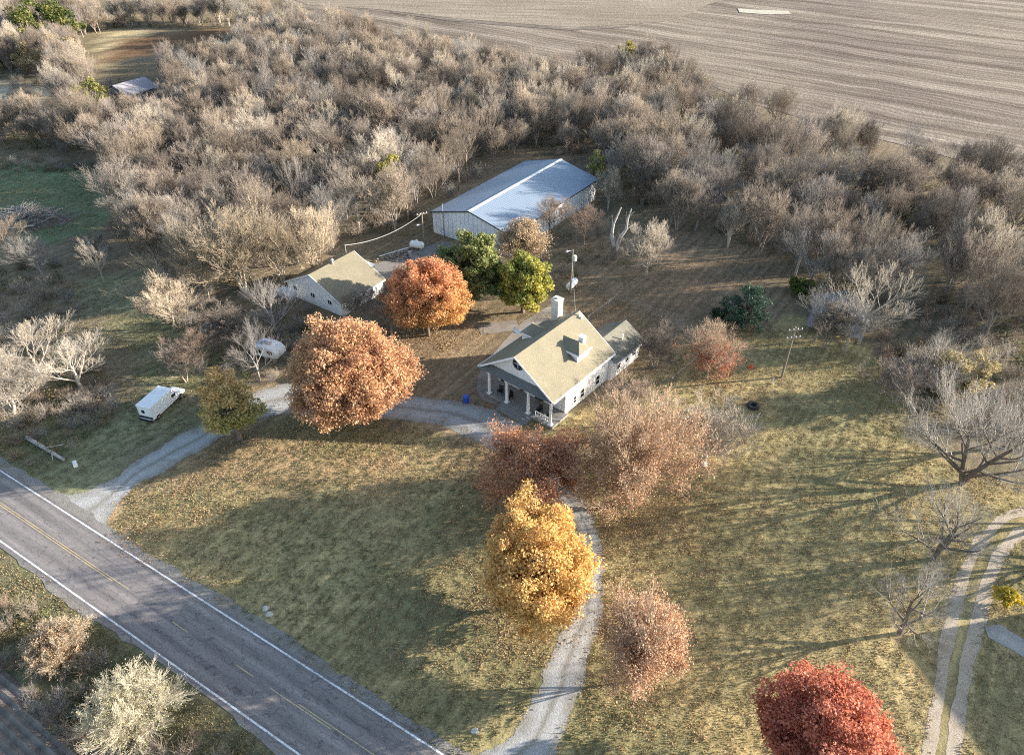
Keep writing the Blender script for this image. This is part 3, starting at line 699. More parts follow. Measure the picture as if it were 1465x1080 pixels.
for y in (-.3, L_+.252):
    for xa, za, xb, zb in ((-W_-.2,BE,-W_/2,BR),(-W_/2,BR,.2,BE)):
        tr.hull([(xa,y,za-.24),(xb,y,zb-.24),(xb,y+.048,zb-.24),(xa,y+.048,za-.24)], [(xa,y,za+.01),(xb,y,zb+.01),(xb,y+.048,zb+.01),(xa,y+.048,za+.01)])
tr.box(.203,.26,-.3,L_+.3,BE-.2,BE-.02); tr.build('eave_trim', M['dark_trim'], barn)
for (ya, yb) in ((10.2,12.0),(12.4,14.2)):
    d_ = MB(); d_.box(-.048,.03,ya,yb,.05,3.2); d_.build('sliding_door', M['metal_wall'], barn)
d_ = MB(); d_.box(-.04,.06,12.08,12.3,0,3.7); d_.build('door_post', M['dark_trim'], barn)
d_ = MB(); d_.box(-.045,.08,10.0,14.4,3.3,3.42); d_.build('door_rail', M['dark_trim'], barn)
d_ = MB(); d_.tube((-14.1,-.12,0),(-14.1,-.12,6.0),.06); d_.build('conduit', M['grey_metal'], barn)
d_ = MB(); d_.box(-11.6,-8.2,-.06,-.002,.05,3.1); dd = d_.build('garage_door', M['white_paint'], barn)

# ------------------------------------------------------------------ white garage
GF = Frame(at(409.7, 419.7), R(55.5))
gar = empty('garage', GF.w(0,0,0), GF.rz); tag(gar, 'white garage with olive brown roof and three small gable windows', 'garage')
GX0, GX1, GRX, GE, GR, GL = .3, 12.5, 6.4, 2.25, 5.3, 8.9
mb = MB(); mb.box(GX0+.35,GX1-.4,.1,GL-.1,0,GE-.02); mb.extr([(GX0+.35,GE-.02),(GX1-.4,GE-.02),(GRX,GR-.25)], .1, GL-.1); mb.build('wall', M['white_siding'], gar)
rb = MB(); rb.slab([(GRX,-.15,GR),(GX1,-.15,GE),(GX1,GL+.15,GE),(GRX,GL+.15,GR)][::-1], .13); rb.slab([(GX0,-.15,GE),(GRX,-.15,GR+.001),(GRX,GL+.15,GR+.001),(GX0,GL+.15,GE)][::-1], .13); rb.build('roof', M['shingle'], gar)
fb = MB()
for y in (-.2, GL+.152):
    for xa, za, xb, zb in ((GX0,GE,GRX,GR),(GRX,GR,GX1,GE)):
        fb.hull([(xa,y,za-.22),(xb,y,zb-.22),(xb,y+.048,zb-.22),(xa,y+.048,za-.22)], [(xa,y,za+.01),(xb,y,zb+.01),(xb,y+.048,zb+.01),(xa,y+.048,za+.01)])
fb.box(GX1+.003,GX1+.1,-.15,GL+.1,GE-.2,GE-.03); fb.build('bargeboard', M['trim'], gar)
for u, v in ((423,412),(447.7,422.5),(472,432.7)):
    x, z = GF.on_y(u, v, .1); window_y(gar, x, max(z, .9), .8, .7, .1)
for y in (3.0, 6.2): window_x(gar, y, 1.35, .8, .8, GX1-.4)
a_ = MB(); a_.slab([(3.9,GL+.2,2.55),(3.9,GL+2.6,2.45),(8.2,GL+2.6,2.4),(8.2,GL+.2,2.5)][::-1], .08); a_.build('awning', M['white_paint'], gar)
for x in (4.0, 8.1): a_ = MB(); a_.box(x-.05,x+.05,GL+2.45,GL+2.55,0,2.32); a_.build('post', M['trim'], gar)
a_ = MB(); a_.lathe([(.16,4.9),(.16,5.75),(.3,5.76),(.3,5.85),(.05,6.05)], (GRX+.25,4.3,0), 12); a_.build('vent_stack', M['grey_metal'], gar)
a_ = MB(); a_.tube((GRX-1.2,GL-.4,4.5),(GRX-1.2,GL-.4,6.2),.07); a_.build('service_mast', M['grey_metal'], gar)
a_ = MB(); a_.box(-.35,2.2,-1.2,.1,0,.8); a_.slab([(-.5,-1.3,.95),(2.3,-1.3,.8),(2.3,.098,1.1),(-.5,.098,1.25)], .08); a_.build('lean_to', M['white_siding'], gar)
MAST = GF.w(GRX-1.2, GL-.4, 6.1)

# ------------------------------------------------------------------ old shed, far shed, shed beyond the track
SF = Frame(at(1157, 462), R(66))
sh = empty('weathered_shed', SF.w(0,0,0), SF.rz); tag(sh, 'sagging grey weathered shed half hidden by bare trees', 'shed')
mb = MB(); mb.box(.3,7.2,.3,5.4,0,1.7); mb.extr([(.3,1.7),(7.2,1.7),(3.75,3.1)], .3, 5.4); mb.build('wall', M['weathered'], sh)
rb = MB(); rb.slab([(3.75,-.1,3.3),(7.7,-.2,1.45),(7.6,5.8,1.55),(3.75,5.9,3.2)][::-1], .1); rb.slab([(-.1,-.1,1.6),(3.75,-.1,3.301),(3.75,5.9,3.201),(-.1,5.8,1.5)][::-1], .1); rb.build('roof', M['weathered_roof'], sh)
d_ = MB(); d_.box(2.6,4.4,.22,.298,.02,1.6); d_.build('door', M['dark_trim'], sh)
d_ = MB(); d_.slab([(-.35,-2.4,.9),(7.2,-2.6,.7),(7.4,-.22,1.35),(-.2,-.22,1.45)], .1); d_.build('lean_to_roof', M['weathered_roof'], sh)
for x in (0, 2.4, 4.8, 7.0): d_ = MB(); d_.box(x-.07,x+.07,-2.35,-2.2,0,.62); d_.build('post', M['weathered'], sh)
FS = Frame(at(150, 142), R(62))
fs_ = empty('far_shed', FS.w(0,0,0), FS.rz); tag(fs_, 'low shed with pale grey roof far off among bare trees', 'shed')
mb = MB(); mb.box(.3,9.4,.3,10,0,2.2); mb.extr([(.3,2.2),(9.4,2.2),(4.9,3.9)], .3, 10); mb.build('wall', M['weathered'], fs_)
rb = MB(); rb.slab([(4.9,0,4.1),(10,0,2.1),(10,10.4,2.1),(4.9,10.4,4.1)][::-1], .1); rb.slab([(-.2,0,2.1),(4.9,0,4.101),(4.9,10.4,4.101),(-.2,10.4,2.1)][::-1], .1); rb.build('roof', M['far_roof'], fs_)
d_ = MB(); d_.box(3.4,6.2,.2,.298,.02,2.1); d_.build('door', M['dark_trim'], fs_)
OF = Frame((57.0, 38.2), R(-76+90))
ob = empty('farm_outbuilding', OF.w(0,0,0), OF.rz); tag(ob, 'plain white outbuilding past the farm track that shades the track', 'outbuilding')
mb = MB(); mb.box(0,18,0,13,0,5.3); mb.extr([(0,5.3),(0,5.31),(18,5.31),(18,5.3)], .0, 13); mb.build('wall', M['white_siding'], ob)
rb = MB(); rb.slab([(-.2,-.3,5.5),(18.2,-.3,5.5),(18.2,6.5,7.6),(-.2,6.5,7.6)], .12); rb.slab([(-.2,6.5,7.601),(18.2,6.5,7.601),(18.2,13.3,5.5),(-.2,13.3,5.5)], .12); rb.build('roof', M['shingle2'], ob)
for x in (.001, 17.9): gb = MB(); gb.hull([(x,0,5.311),(x+.099,0,5.311),(x+.099,13,5.311),(x,13,5.311)], [(x,6.4,7.4),(x+.099,6.4,7.4),(x+.099,6.6,7.4),(x,6.6,7.4)]); gb.build('gable', M['white_siding'], ob)
for x in (4, 9, 14): window_y(ob, x, 1.8, 1, 1.2, 0)

# ================================================================== VEHICLES AND YARD THINGS
# white box truck
TF = Frame(at(221, 607), R(73))
tk = empty('box_truck', TF.w(0,0,0), TF.rz, .9); tag(tk, 'white pickup with a tall white cargo box parked on the grass', 'truck')
b_ = MB(); b_.box(-2.15,0,.15,3.95,.75,2.55); bx = b_.build('cargo_box', M['truck_white'], tk, bevel=.06)
b_ = MB(); b_.slab([(-2.2,.1,2.63),(.05,.1,2.63),(.05,4.6,2.63),(-2.2,4.6,2.63)], .07); b_.build('box_roof', M['truck_white'], tk, bevel=.03)
b_ = MB(); b_.hull([(-2.1,3.955,1.75),(-.05,3.955,1.75),(-.05,4.55,1.95),(-2.1,4.55,1.95)], [(-2.1,3.955,2.55),(-.05,3.955,2.55),(-.05,4.55,2.55),(-2.1,4.55,2.55)]); b_.build('cab_over', M['truck_white'], tk)
b_ = MB(); b_.box(-1.9,-.25,.138,.148,.85,2.3); rd_ = b_.build('rear_door', M['white_paint'], tk)
b_ = MB(); b_.box(-1.55,-1.05,.12,.137,1.5,2.0); b_.build('pane', M['glass'], rd_)
b_ = MB()                                                                     # cab profile pulled across
prof = [(3.97,.5),(3.97,1.72),(4.35,1.74),(5.0,1.7),(5.35,1.2),(6.55,1.08),(6.7,.9),(6.7,.5)]
V0 = [(-2.0,y,z) for y,z in prof]; V1 = [(-.15,y,z) for y,z in prof]
b_.hull(V0, V1); b_.build('cab', M['truck_white'], tk, bevel=.05)
g = MB(); g.hull([(-1.85,5.0,1.66),(-.3,5.0,1.66),(-.3,5.34,1.23),(-1.85,5.34,1.23)], [(-1.85,5.04,1.69),(-.3,5.04,1.69),(-.3,5.38,1.26),(-1.85,5.38,1.26)]); g.build('windscreen', M['glass'], tk)
for x0_, x1_ in ((-.149,-.135),(-2.015,-2.001)):
    g = MB(); g.extr([(0,0)]*0 or [(x0_,1.2),(x1_,1.2),(x1_,1.62),(x0_,1.62)], 4.2, 4.95); g.build('side_window', M['glass'], tk)
b_ = MB(); b_.box(-2.05,-.1,.0,4.0,.5,.72); b_.build('bed', M['truck_white'], tk)
b_ = MB(); b_.box(-2.1,-.05,-.12,-.003,.36,.62); b_.build('rear_bumper', M['black'], tk)
b_ = MB(); b_.box(-2.12,-.03,.06,.137,.621,1.02); b_.build('tailgate', M['black'], tk)
b_ = MB(); b_.box(-2.1,-.05,6.705,6.82,.42,.62); b_.build('front_bumper', M['steel'], tk)
for x in (-1.95, -.3): h_ = MB(); h_.box(x,x+.14,-.02,-.002,.64,.72); h_.build('tail_light', M['red_lamp'], tk)
for x in (-1.9, -.45): h_ = MB(); h_.box(x,x+.2,6.701,6.73,.72,.88); h_.build('headlight', M['glass'], tk)
for y in (1.15, 5.75):
    for x in (-2.12, -.28):
        wh = MB(); wh.lathe([(.2,0),(.36,.02),(.38,.06),(.38,.2),(.36,.24),(.2,.25)], (x,y,.38), 20, 'x'); wo = wh.build('wheel', M['rubber'], tk)
        wh = MB(); wh.lathe([(.05,-.01),(.19,.0),(.19,.25),(.05,.26)], (x,y,.38), 16, 'x'); wh.build('rim', M['steel'], wo)

# pale covered boat / camper by the drive
CF = Frame(at(364, 512), R(-22+90))
cp = empty('travel_trailer', CF.w(0,0,0), math.atan2(at(394,512)[1]-at(360,505)[1], at(394,512)[0]-at(360,505)[0])); tag(cp, 'small rounded white camper trailer parked behind a brown trunk', 'camper')
prof = [(-.3,.5),(-.45,1.0),(-.2,1.7),(.6,2.1),(2.2,2.15),(3.2,1.9),(3.75,1.3),(3.8,.7),(3.6,.5)]
b_ = MB(); b_.hull([(x,-.05,z) for x,z in prof][::-1], [(x,2.1,z) for x,z in prof][::-1]); b_.build('shell', M['tarp'], cp, bevel=.12)
for x in (.6, 2.3):
    g = MB(); g.box(x,x+.75,-.075,-.052,1.1,1.65); g.build('window', M['glass'], cp)
g = MB(); g.box(1.55,2.1,-.07,-.052,.55,1.8); g.build('door', M['white_paint'], cp)
g = MB(); g.box(.9,2.4,.7,1.3,2.13,2.24); g.build('roof_vent', M['grey_metal'], cp)
for y in (-.12, 1.95):
    g = MB(); g.lathe([(.1,0),(.3,.02),(.32,.1),(.3,.18),(.1,.2)], (1.7,y,.32), 16, 'y'); g.build('wheel', M['rubber'], cp)
g = MB(); g.tube((3.7,1.0,.45),(5.0,1.0,.4),.05); g.tube((5.0,1.0,0),(5.0,1.0,.5),.04); g.build('hitch', M['grey_metal'], cp)

# white slatted bench
q0, q1 = at(291,478), at(308,466)
bn = empty('garden_bench', q0, math.atan2(q1[1]-q0[1], q1[0]-q0[0])); tag(bn, 'white slatted bench standing among bare branches left of the camper', 'bench')
Lb = math.hypot(q1[0]-q0[0], q1[1]-q0[1])
s_ = MB(); [s_.box(0,Lb,-.5+i*.17,-.36+i*.17,.45,.5) for i in range(4)]; s_.build('seat', M['white_paint'], bn)
s_ = MB(); [s_.box(0,Lb,.22+i*.05,.26+i*.05,.62+i*.17,.75+i*.17) for i in range(3)]; s_.build('backrest', M['white_paint'], bn)
for x in (.1, Lb-.18):
    s_ = MB(); s_.box(x,x+.08,-.5,-.42,0,.449); s_.build('leg', M['white_paint'], bn)
    s_ = MB(); s_.hull([(x,.12,0),(x+.08,.12,0),(x+.08,.2,0),(x,.2,0)], [(x,.38,1.15),(x+.08,.38,1.15),(x+.08,.45,1.15),(x,.45,1.15)]); s_.build('leg', M['white_paint'], bn)

def propane(loc, rz, L, r, label):
    e = empty('propane_tank', loc, rz); tag(e, label, 'propane tank')
    b_ = MB(); b_.lathe([(.05,-L/2),(r*.6,-L/2+.08),(r*.92,-L/2+.25),(r,-L/2+.45),(r,L/2-.45),(r*.92,L/2-.25),(r*.6,L/2-.08),(.05,L/2)], (0,0,r+.3), 20, 'x'); b_.build('tank', M['tank'], e, smooth=True)
    for x in (-L*.28, L*.28): b_ = MB(); b_.box(x-.12,x+.12,-r*.75,r*.75,0,.38); b_.build('saddle', M['concrete'], e)
    b_ = MB(); b_.lathe([(.2,2*r+.29),(.2,2*r+.5),(.1,2*r+.56)], (0,0,0), 12); b_.build('valve_cover', M['tank'], e)
q = at(818, 413); q2 = at(827, 404)
propane(q, math.atan2(q2[1]-q[1], q2[0]-q[0]), 2.9, .55, 'white propane tank on a saddle beside the pole behind the farmhouse')
q = at(597, 357); propane(q, -.35, 2.6, .62, 'white propane tank behind the orange maple near the barn')

# poles
def pole(px, pxt, label, arm, transformer=None, lamp=None, rz=0.0):
    b0 = at(*px); hz_ = top_z(b0, *pxt); e = empty('utility_pole', b0, rz); tag(e, label, 'utility pole')
    tx = proj(b0[0], b0[1], hz_)[0]
    b_ = MB(); b_.tube((0,0,-.3),(0,0,hz_),.16,.11,10); b_.build('pole', M['pole'], e)
    for z in arm:
        b_ = MB(); b_.box(-.95,.95,-.17,-.05,hz_-z-.07,hz_-z+.07); a2 = b_.build('crossarm', M['pole'], e)
        for x in (-.85,-.3,.3,.85): i_ = MB(); i_.lathe([(.05,0),(.07,.06),(.03,.16)], (x,-.11,hz_-z+.071), 8); i_.build('insulator', M['white_paint'], a2)
    if transformer:
        b_ = MB(); b_.lathe([(.24,-.45),(.28,-.4),(.28,.35),(.2,.45)], (.42,0,hz_-transformer), 14); b_.build('transformer', M['tank'], e)
    if lamp:
        b_ = MB(); b_.tube((0,0,hz_-lamp),(-.9,-.1,hz_-lamp+.25),.035,k=6); b_.lathe([(.1,0),(.24,-.12),(.2,-.22)], (-1.0,-.1,hz_-lamp+.3), 12); b_.build('yard_lamp', M['grey_metal'], e)
    return (b0[0], b0[1], hz_)
PA = pole((607,352), (605,304), 'wooden utility pole with crossarm at the corner of the metal barn', (.25,), None, 2.2, .5)
PB = pole((816,420), (817,357), 'slim utility pole with white transformer behind the farmhouse', (), 1.5, .3, .3)
PC = pole((1118,540), (1135,468), 'leaning wooden utility pole alone on the right lawn', (.35, 1.5), None, None, .2)
bpy.context.view_layer.update()
def wire(p, q, sag, name, label, r=.028):
    p, q = Vector(p), Vector(q); n = 14; mb = MB(); pr = None
    for i in range(n+1):
        t = i/n; c_ = p.lerp(q, t); c_.z -= sag*4*t*(1-t)
        if pr: mb.tube(pr, c_, r, k=5, cap=False)
        pr = c_
    tag(mb.build(name, M['wire']), label, 'cable')
wire(MAST, (PA[0],PA[1],PA[2]-.3), 1.1, 'power_cable', 'pale power cable sagging from the garage mast to the barn pole', .05)
wire((PB[0],PB[1],PB[2]-1.0), HF.w(-6.0,12.6,8.0), .6, 'service_cable', 'thin service cable from the transformer pole to the farmhouse roof', .02)

# fences
def fence(pts, hgt, name, label, rails=(.95,), mesh_=True, spacing=2.6, mat='fence_metal', r=.024):
    e = empty(name, (pts[0][0], pts[0][1], 0)); tag(e, label, 'fence'); o = Vector((pts[0][0], pts[0][1], 0)); rl = MB(); wv = MB()
    for i in range(len(pts)-1):
        a_, b2 = Vector((*pts[i][:2],0))-o, Vector((*pts[i+1][:2],0))-o; L = (b2-a_).length; n = max(1, round(L/spacing))
        for k in range(n+(i == len(pts)-2)):
            c_ = a_.lerp(b2, k/n); p_ = MB(); p_.tube(c_, c_+Vector((0,0,hgt+.08)), r*1.4, k=6); p_.build('post', M[mat], e)
        for z in rails: rl.tube(a_+Vector((0,0,hgt*z)), b2+Vector((0,0,hgt*z)), r, k=6)
        if mesh_:
            d_ = (b2-a_).normalized(); k = 0
            for sgn in (1,-1):
                x = -hgt
                while x < L:
                    p0, p1 = max(x,0), min(x+hgt, L)
                    if p1 > p0:
                        z0, z1 = (p0-x), (p1-x)
                        if sgn < 0: z0, z1 = hgt-z0, hgt-z1
                        wv.tube(a_+d_*p0+Vector((0,0,.05+z0*.9)), a_+d_*p1+Vector((0,0,.05+z1*.9)), .006, k=3, cap=False)
                    x += .3
    rl.build('rail', M[mat], e)
    if mesh_: wv.build('wire_mesh', M[mat], e)
fence([at(841,462), at(884,430), at(940,452), at(985,478)], 1.2, 'wire_fence', 'low wire fence making a corner behind the farmhouse')
fence([at(962,548), at(998,518)], 1.1, 'wire_fence', 'short wire fence beside the russet tree right of the farmhouse')

# small things
q = at(667, 575); e = empty('barrel', q); tag(e, 'bright blue plastic barrel on the lawn left of the porch', 'barrel')
b_ = MB(); b_.lathe([(.3,0),(.36,.1),(.38,.45),(.36,.85),(.3,.95)], (0,0,0), 18); b_.build('body', M['blue'], e)
b_ = MB(); b_.lathe([(.31,.951),(.31,1.0),(.05,1.0)], (0,0,0), 18); b_.build('lid', M['blue'], e)
q = at(1077, 582); e = empty('tyre', (q[0],q[1],0)); tag(e, 'old black tyre ring lying on the lawn by the utility pole', 'tyre')
b_ = MB(); b_.lathe([(.34,.05),(.6,.0),(.78,.1),(.8,.22),(.74,.36),(.5,.38),(.34,.32),(.34,.05)], (0,0,0), 24); b_.build('ring', M['rubber'], e)
q = at(1105, 549); e = empty('marker_post', q); tag(e, 'short white marker post on the lawn left of the leaning utility pole', 'post')
b_ = MB(); b_.box(-.06,.06,-.06,.06,0,.9); b_.hull([(-.06,-.06,.9),(.06,-.06,.9),(.06,.06,.9),(-.06,.06,.9)],[(-.01,-.01,1.0),(.01,-.01,1.0),(.01,.01,1.0),(-.01,.01,1.0)]); b_.build('stake', M['trim'], e)
q = at(1074, 526); e = empty('traffic_cone', q); tag(e, 'small orange cone on the dry lawn right of the russet tree', 'cone')
b_ = MB(); b_.box(-.3,.3,-.3,.3,0,.05); b_.build('base', M['orange'], e)
b_ = MB(); b_.lathe([(.22,.051),(.06,.75),(.05,.76)], (0,0,0), 14); b_.build('body', M['orange'], e)
q = at(113, 675); e = empty('mailbox', q, .6); tag(e, 'white mailbox on a post beside the road end of the gravel drive', 'mailbox')
b_ = MB(); b_.box(-.06,.06,-.06,.06,0,1.0); b_.build('post', M['pole'], e)
b_ = MB(); pr = [(-.2,1.0)]+[(.2*math.cos(t)*-1,1.25+.2*math.sin(t)) for t in np.linspace(0,math.pi,9)]+[(.2,1.0)]
b_.extr(pr[::-1], -.36, .36); b_.build('box', M['white_paint'], e); b_ = MB(); b_.box(.203,.22,-.1,-.06,1.2,1.5); b_.build('flag', M['orange'], e)
q = at(572, 366); e = empty('scrap_pile', q, .5); tag(e, 'pale scrap heap on the gravel behind the white garage', 'scrap pile')
g_ = random.Random(3); mb = MB()
for _ in range(60):
    x, y = g_.gauss(0,1.6), g_.gauss(0,.8); z = max(0, .7-.25*abs(x)-.3*abs(y))*g_.random(); a_, L_2, w2_ = g_.random()*3.14, g_.uniform(.25,1.2), g_.uniform(.05,.3); ca, sa = math.cos(a_), math.sin(a_); t_ = g_.uniform(-.2,.2)
    cs = [(x+ca*i*L_2-sa*j*w2_, y+sa*i*L_2+ca*j*w2_, z+.02+max(0, t_*i)) for i, j in ((-.5,-.5),(.5,-.5),(.5,.5),(-.5,.5))]
    mb.hull(cs, [(p[0], p[1], p[2]+g_.uniform(.04,.25)) for p in cs])
mb.build('scrap', M['old_concrete'], e)
mb = MB(); mb.tube((-3.2,1.2,.12),(2.6,1.6,.3),.09,k=8); mb.build('pipe', M['white_paint'], e)
mb = MB(); mb.lathe([(.28,0),(.3,.05),(.3,.8),(.28,.85)], (1.5,-.9,0), 14); mb.build('drum', M['grey_metal'], e)
def rock(px, s, label):
    q = at(*px); b_ = MB(); import bmesh
    bm = bmesh.new(); bmesh.ops.create_icosphere(bm, subdivisions=3, radius=s)
    r_ = random.Random(px[0])
    ph = [r_.random()*6 for _ in range(6)]
    for v in bm.verts:
        c_ = v.co; k = 1+.18*math.sin(3*c_.x/s+ph[0])+.14*math.sin(4*c_.y/s+ph[1])+.1*math.sin(7*c_.z/s+ph[2]); v.co = Vector((c_.x*k*1.3, c_.y*k, c_.z*k*.6))
    me = bpy.data.meshes.new('rock'); bm.to_mesh(me); bm.free(); me.materials.append(M['rock'])
    o = link(bpy.data.objects.new('rock', me)); o.location = (q[0], q[1], s*.3); tag(o, label, 'rock')
rock((381,871), .25, 'white rock beside the road shoulder'); rock((386,879), .25, 'tan rock just below the white rock by the road shoulder')
rock((679,1046), .22, 'pale rock near the foot of the lower gravel drive'); rock((1006,665), .42, 'pinkish pale rock at the foot of the bare tree on the lawn')
q0, q1 = Vector(at(40,628)), Vector(at(106,668)); b_ = MB(); e_ = empty('fallen_log', q0); tag(e_, 'grey fallen log lying in the weeds behind the mailbox', 'log')
b_.tube((0,0,.25), (q1-q0)*.8+Vector((0,0,.25)), .26, .15, 10); b_.build('stem', M['deadwood'], e_)
b_ = MB(); b_.tube((q1-q0)*.4+Vector((0,0,.3)), (q1-q0)*.6+Vector((.9,.9,.9)), .09, .03, 7); b_.tube((q1-q0)*.55+Vector((0,0,.3)), (q1-q0)*.8+Vector((-.8,-.5,.7)), .08, .03, 7); b_.build('limb', M['deadwood'], e_)

# ================================================================== TREES
def unit(d):
    l = math.sqrt(d[0]*d[0]+d[1]*d[1]+d[2]*d[2]) or 1e-9; return (d[0]/l, d[1]/l, d[2]/l)
def side_dir(d, ang, az):
    """direction at angle ang from d, turned az around it"""
    a = (-d[1], d[0], 0) if abs(d[2]) < .95 else (1, 0, 0); a = unit(a)
    b_ = (d[1]*a[2]-d[2]*a[1], d[2]*a[0]-d[0]*a[2], d[0]*a[1]-d[1]*a[0])
    s_, c_ = math.sin(ang), math.cos(ang); ca, sa = math.cos(az)*s_, math.sin(az)*s_
    return unit((d[0]*c_+a[0]*ca+b_[0]*sa, d[1]*c_+a[1]*ca+b_[1]*sa, d[2]*c_+a[2]*ca+b_[2]*sa))
def skeleton(seed, h=12, trunk=.38, r=.2, stems=1, kids=(7,5,5,5), ratio=(.74,.58,.52,.6), ang=(38,40,40,40), trop=.12, wig=(.05,.09,.12,.12,.14), lean=.1, rmin=.0135, depth=4, spread=1.0, env=None):
    g = random.Random(seed); segs = []; tips = []
    def grow(p, d, L, r0, lev):
        n = (5,5,4,3,2)[lev]; st_ = L/n; az = g.random()*6.28
        r1 = max(r0*(.35 if lev else .5), rmin)
        for i in range(n):
            wg = wig[lev]
            d = unit((d[0]+g.uniform(-wg,wg), d[1]+g.uniform(-wg,wg), d[2]+g.uniform(-wg,wg)+trop*(1 if lev else .3)))
            q = (p[0]+d[0]*st_, p[1]+d[1]*st_, p[2]+d[2]*st_)
            ra = r0+(r1-r0)*i/n; rb = r0+(r1-r0)*(i+1)/n
            segs.append((p, q, ra, rb, lev)); p = q
            if lev < depth:
                t = (i+1)/n; k = kids[lev]; t0 = trunk if lev == 0 else .25
                if t > t0 or i == n-1:
                    m_ = k/(n*(1-t0)); m_ = int(m_) + (g.random() < m_-int(m_))
                    if i == n-1: m_ = max(m_, 2)
                    for _ in range(m_):
                        az += 2.4 + g.uniform(-.5,.5)
                        an = R(ang[lev]*g.uniform(.6,1.3))*(spread if lev == 0 else 1)
                        dd = side_dir(d, an*(.5 if i == n-1 else 1), az)
                        LL = L*ratio[lev]*g.uniform(.65,1.2)*(1.15-.35*t)
                        grow(q, dd, LL, max(rb*g.uniform(.5,.72)*(1 if lev < 2 else .8 if rmin > .004 else .6), rmin), lev+1)
            if lev >= depth-1: tips.append(q)
    for s_ in range(stems):
        a_ = g.random()*6.28; l_ = lean*(1 if stems == 1 else 3.0)
        d0 = unit((math.cos(a_)*l_*g.random(), math.sin(a_)*l_*g.random(), 1))
        grow((g.uniform(-.2,.2)*(stems > 1), g.uniform(-.2,.2)*(stems > 1), -.1), d0, h*.62*g.uniform(.85,1.05), r*(1 if stems == 1 else .65), 0)
    zmax = max(s_[1][2] for s_ in segs); k = h/zmax
    segs = [((a_[0]*k,a_[1]*k,a_[2]*k),(b_[0]*k,b_[1]*k,b_[2]*k),ra,rb,l) for a_,b_,ra,rb,l in segs]
    tips = [(t[0]*k,t[1]*k,t[2]*k) for t in tips]
    A_ = np.array(tips); mz = A_[:,2].mean(); sx_, sy_ = A_[:,0].mean()/mz, A_[:,1].mean()/mz      # stand the crown over the foot
    up = lambda p: (p[0]-sx_*p[2], p[1]-sy_*p[2], p[2])
    if env:            # grow the crown to an egg-shaped outline: low end, widest height, radius
        A_ = np.array([up(t) for t in tips]); rr = np.hypot(A_[:,0], A_[:,1]); zb = np.linspace(0, h, 10); ob = []
        for z in zb:
            m_ = np.abs(A_[:,2]-z) < h*.1; ob.append(np.percentile(rr[m_], 95) if m_.sum() > 8 else np.nan)
        ob = np.array(ob); ok = ~np.isnan(ob); ob = np.interp(zb, zb[ok], ob[ok])
        z0, zc, rad = env; half = np.where(zb > zc*h, h*1.02-zc*h, (zc-z0)*h)
        pr = rad*np.sqrt(np.clip(1-((zb-zc*h)/half)**2, .06, 1)); fac = np.clip(pr/ob, .35, 2.2)
        fac = np.where(zb < z0*h, 1, fac)
        base_up = up
        def up(p):
            q = base_up(p); f_ = float(np.interp(q[2], zb, fac)); return (q[0]*f_, q[1]*f_, q[2])
    return [(up(a_), up(b_), ra, rb, l) for a_, b_, ra, rb, l in segs], [up(t) for t in tips]
def seg_mesh(name, segs, mat, k=3):
    P0 = np.array([s_[0] for s_ in segs], float); P1 = np.array([s_[1] for s_ in segs], float)
    R0 = np.array([s_[2] for s_ in segs]); R1 = np.array([s_[3] for s_ in segs]); n = len(segs)
    D = P1-P0; D /= np.linalg.norm(D, axis=1)[:,None]+1e-9
    ref = np.where(np.abs(D[:,2:3]) < .9, [[0,0,1.]], [[1.,0,0]]); A_ = np.cross(D, ref); A_ /= np.linalg.norm(A_, axis=1)[:,None]; B_ = np.cross(D, A_)
    V = np.empty((n, 2*k, 3))
    for i in range(k):
        t = 2*math.pi*i/k; o = A_*math.cos(t)+B_*math.sin(t)
        V[:,i] = P0+o*R0[:,None]; V[:,k+i] = P1+D*R1[:,None]*.4+o*R1[:,None]
    base = (np.arange(n)*2*k)[:,None]
    Q = np.concatenate([base+np.array([i,(i+1)%k,k+(i+1)%k,k+i]) for i in range(k)])
    return fast_mesh(name, V.reshape(-1,3), Q, mat)
class Proto: pass
def make_proto(seed, mat, trunk_mat=None, **kw):
    p = Proto(); segs, p.tips = skeleton(seed, **kw)
    p.h = kw.get('h', 12); p.mat = mat
    a_ = [s_ for s_ in segs if s_[4] <= 1]; b_ = [s_ for s_ in segs if s_[4] > 1]
    p.trunk = seg_mesh('trunk', a_, trunk_mat or mat, 6); p.crown = seg_mesh('crown', b_, mat, 3)
    p.whole = None; p.segs = segs
    p.rad = np.percentile([math.hypot(t[0], t[1]) for t in p.tips], 93)
    return p
def whole(p):
    if p.whole is None: p.whole = seg_mesh('bare_tree', p.segs, p.mat, 3)
    return p.whole
def place_tree(p, xy, s, rz, name, label, cat, group=None, parts=True, sz=1.0, sx=1.0):
    if parts:
        e = empty(name, (xy[0], xy[1], 0), rz); e.scale = (s*sx, s*sx, s*sz)
        link(bpy.data.objects.new('trunk', p.trunk), e); link(bpy.data.objects.new('crown', p.crown), e)
    else:
        e = link(bpy.data.objects.new(name, whole(p))); e.location = (xy[0], xy[1], 0); e.rotation_euler = (0,0,rz); e.scale = (s*sx, s*sx, s*sz)
    return tag(e, label, cat, group)

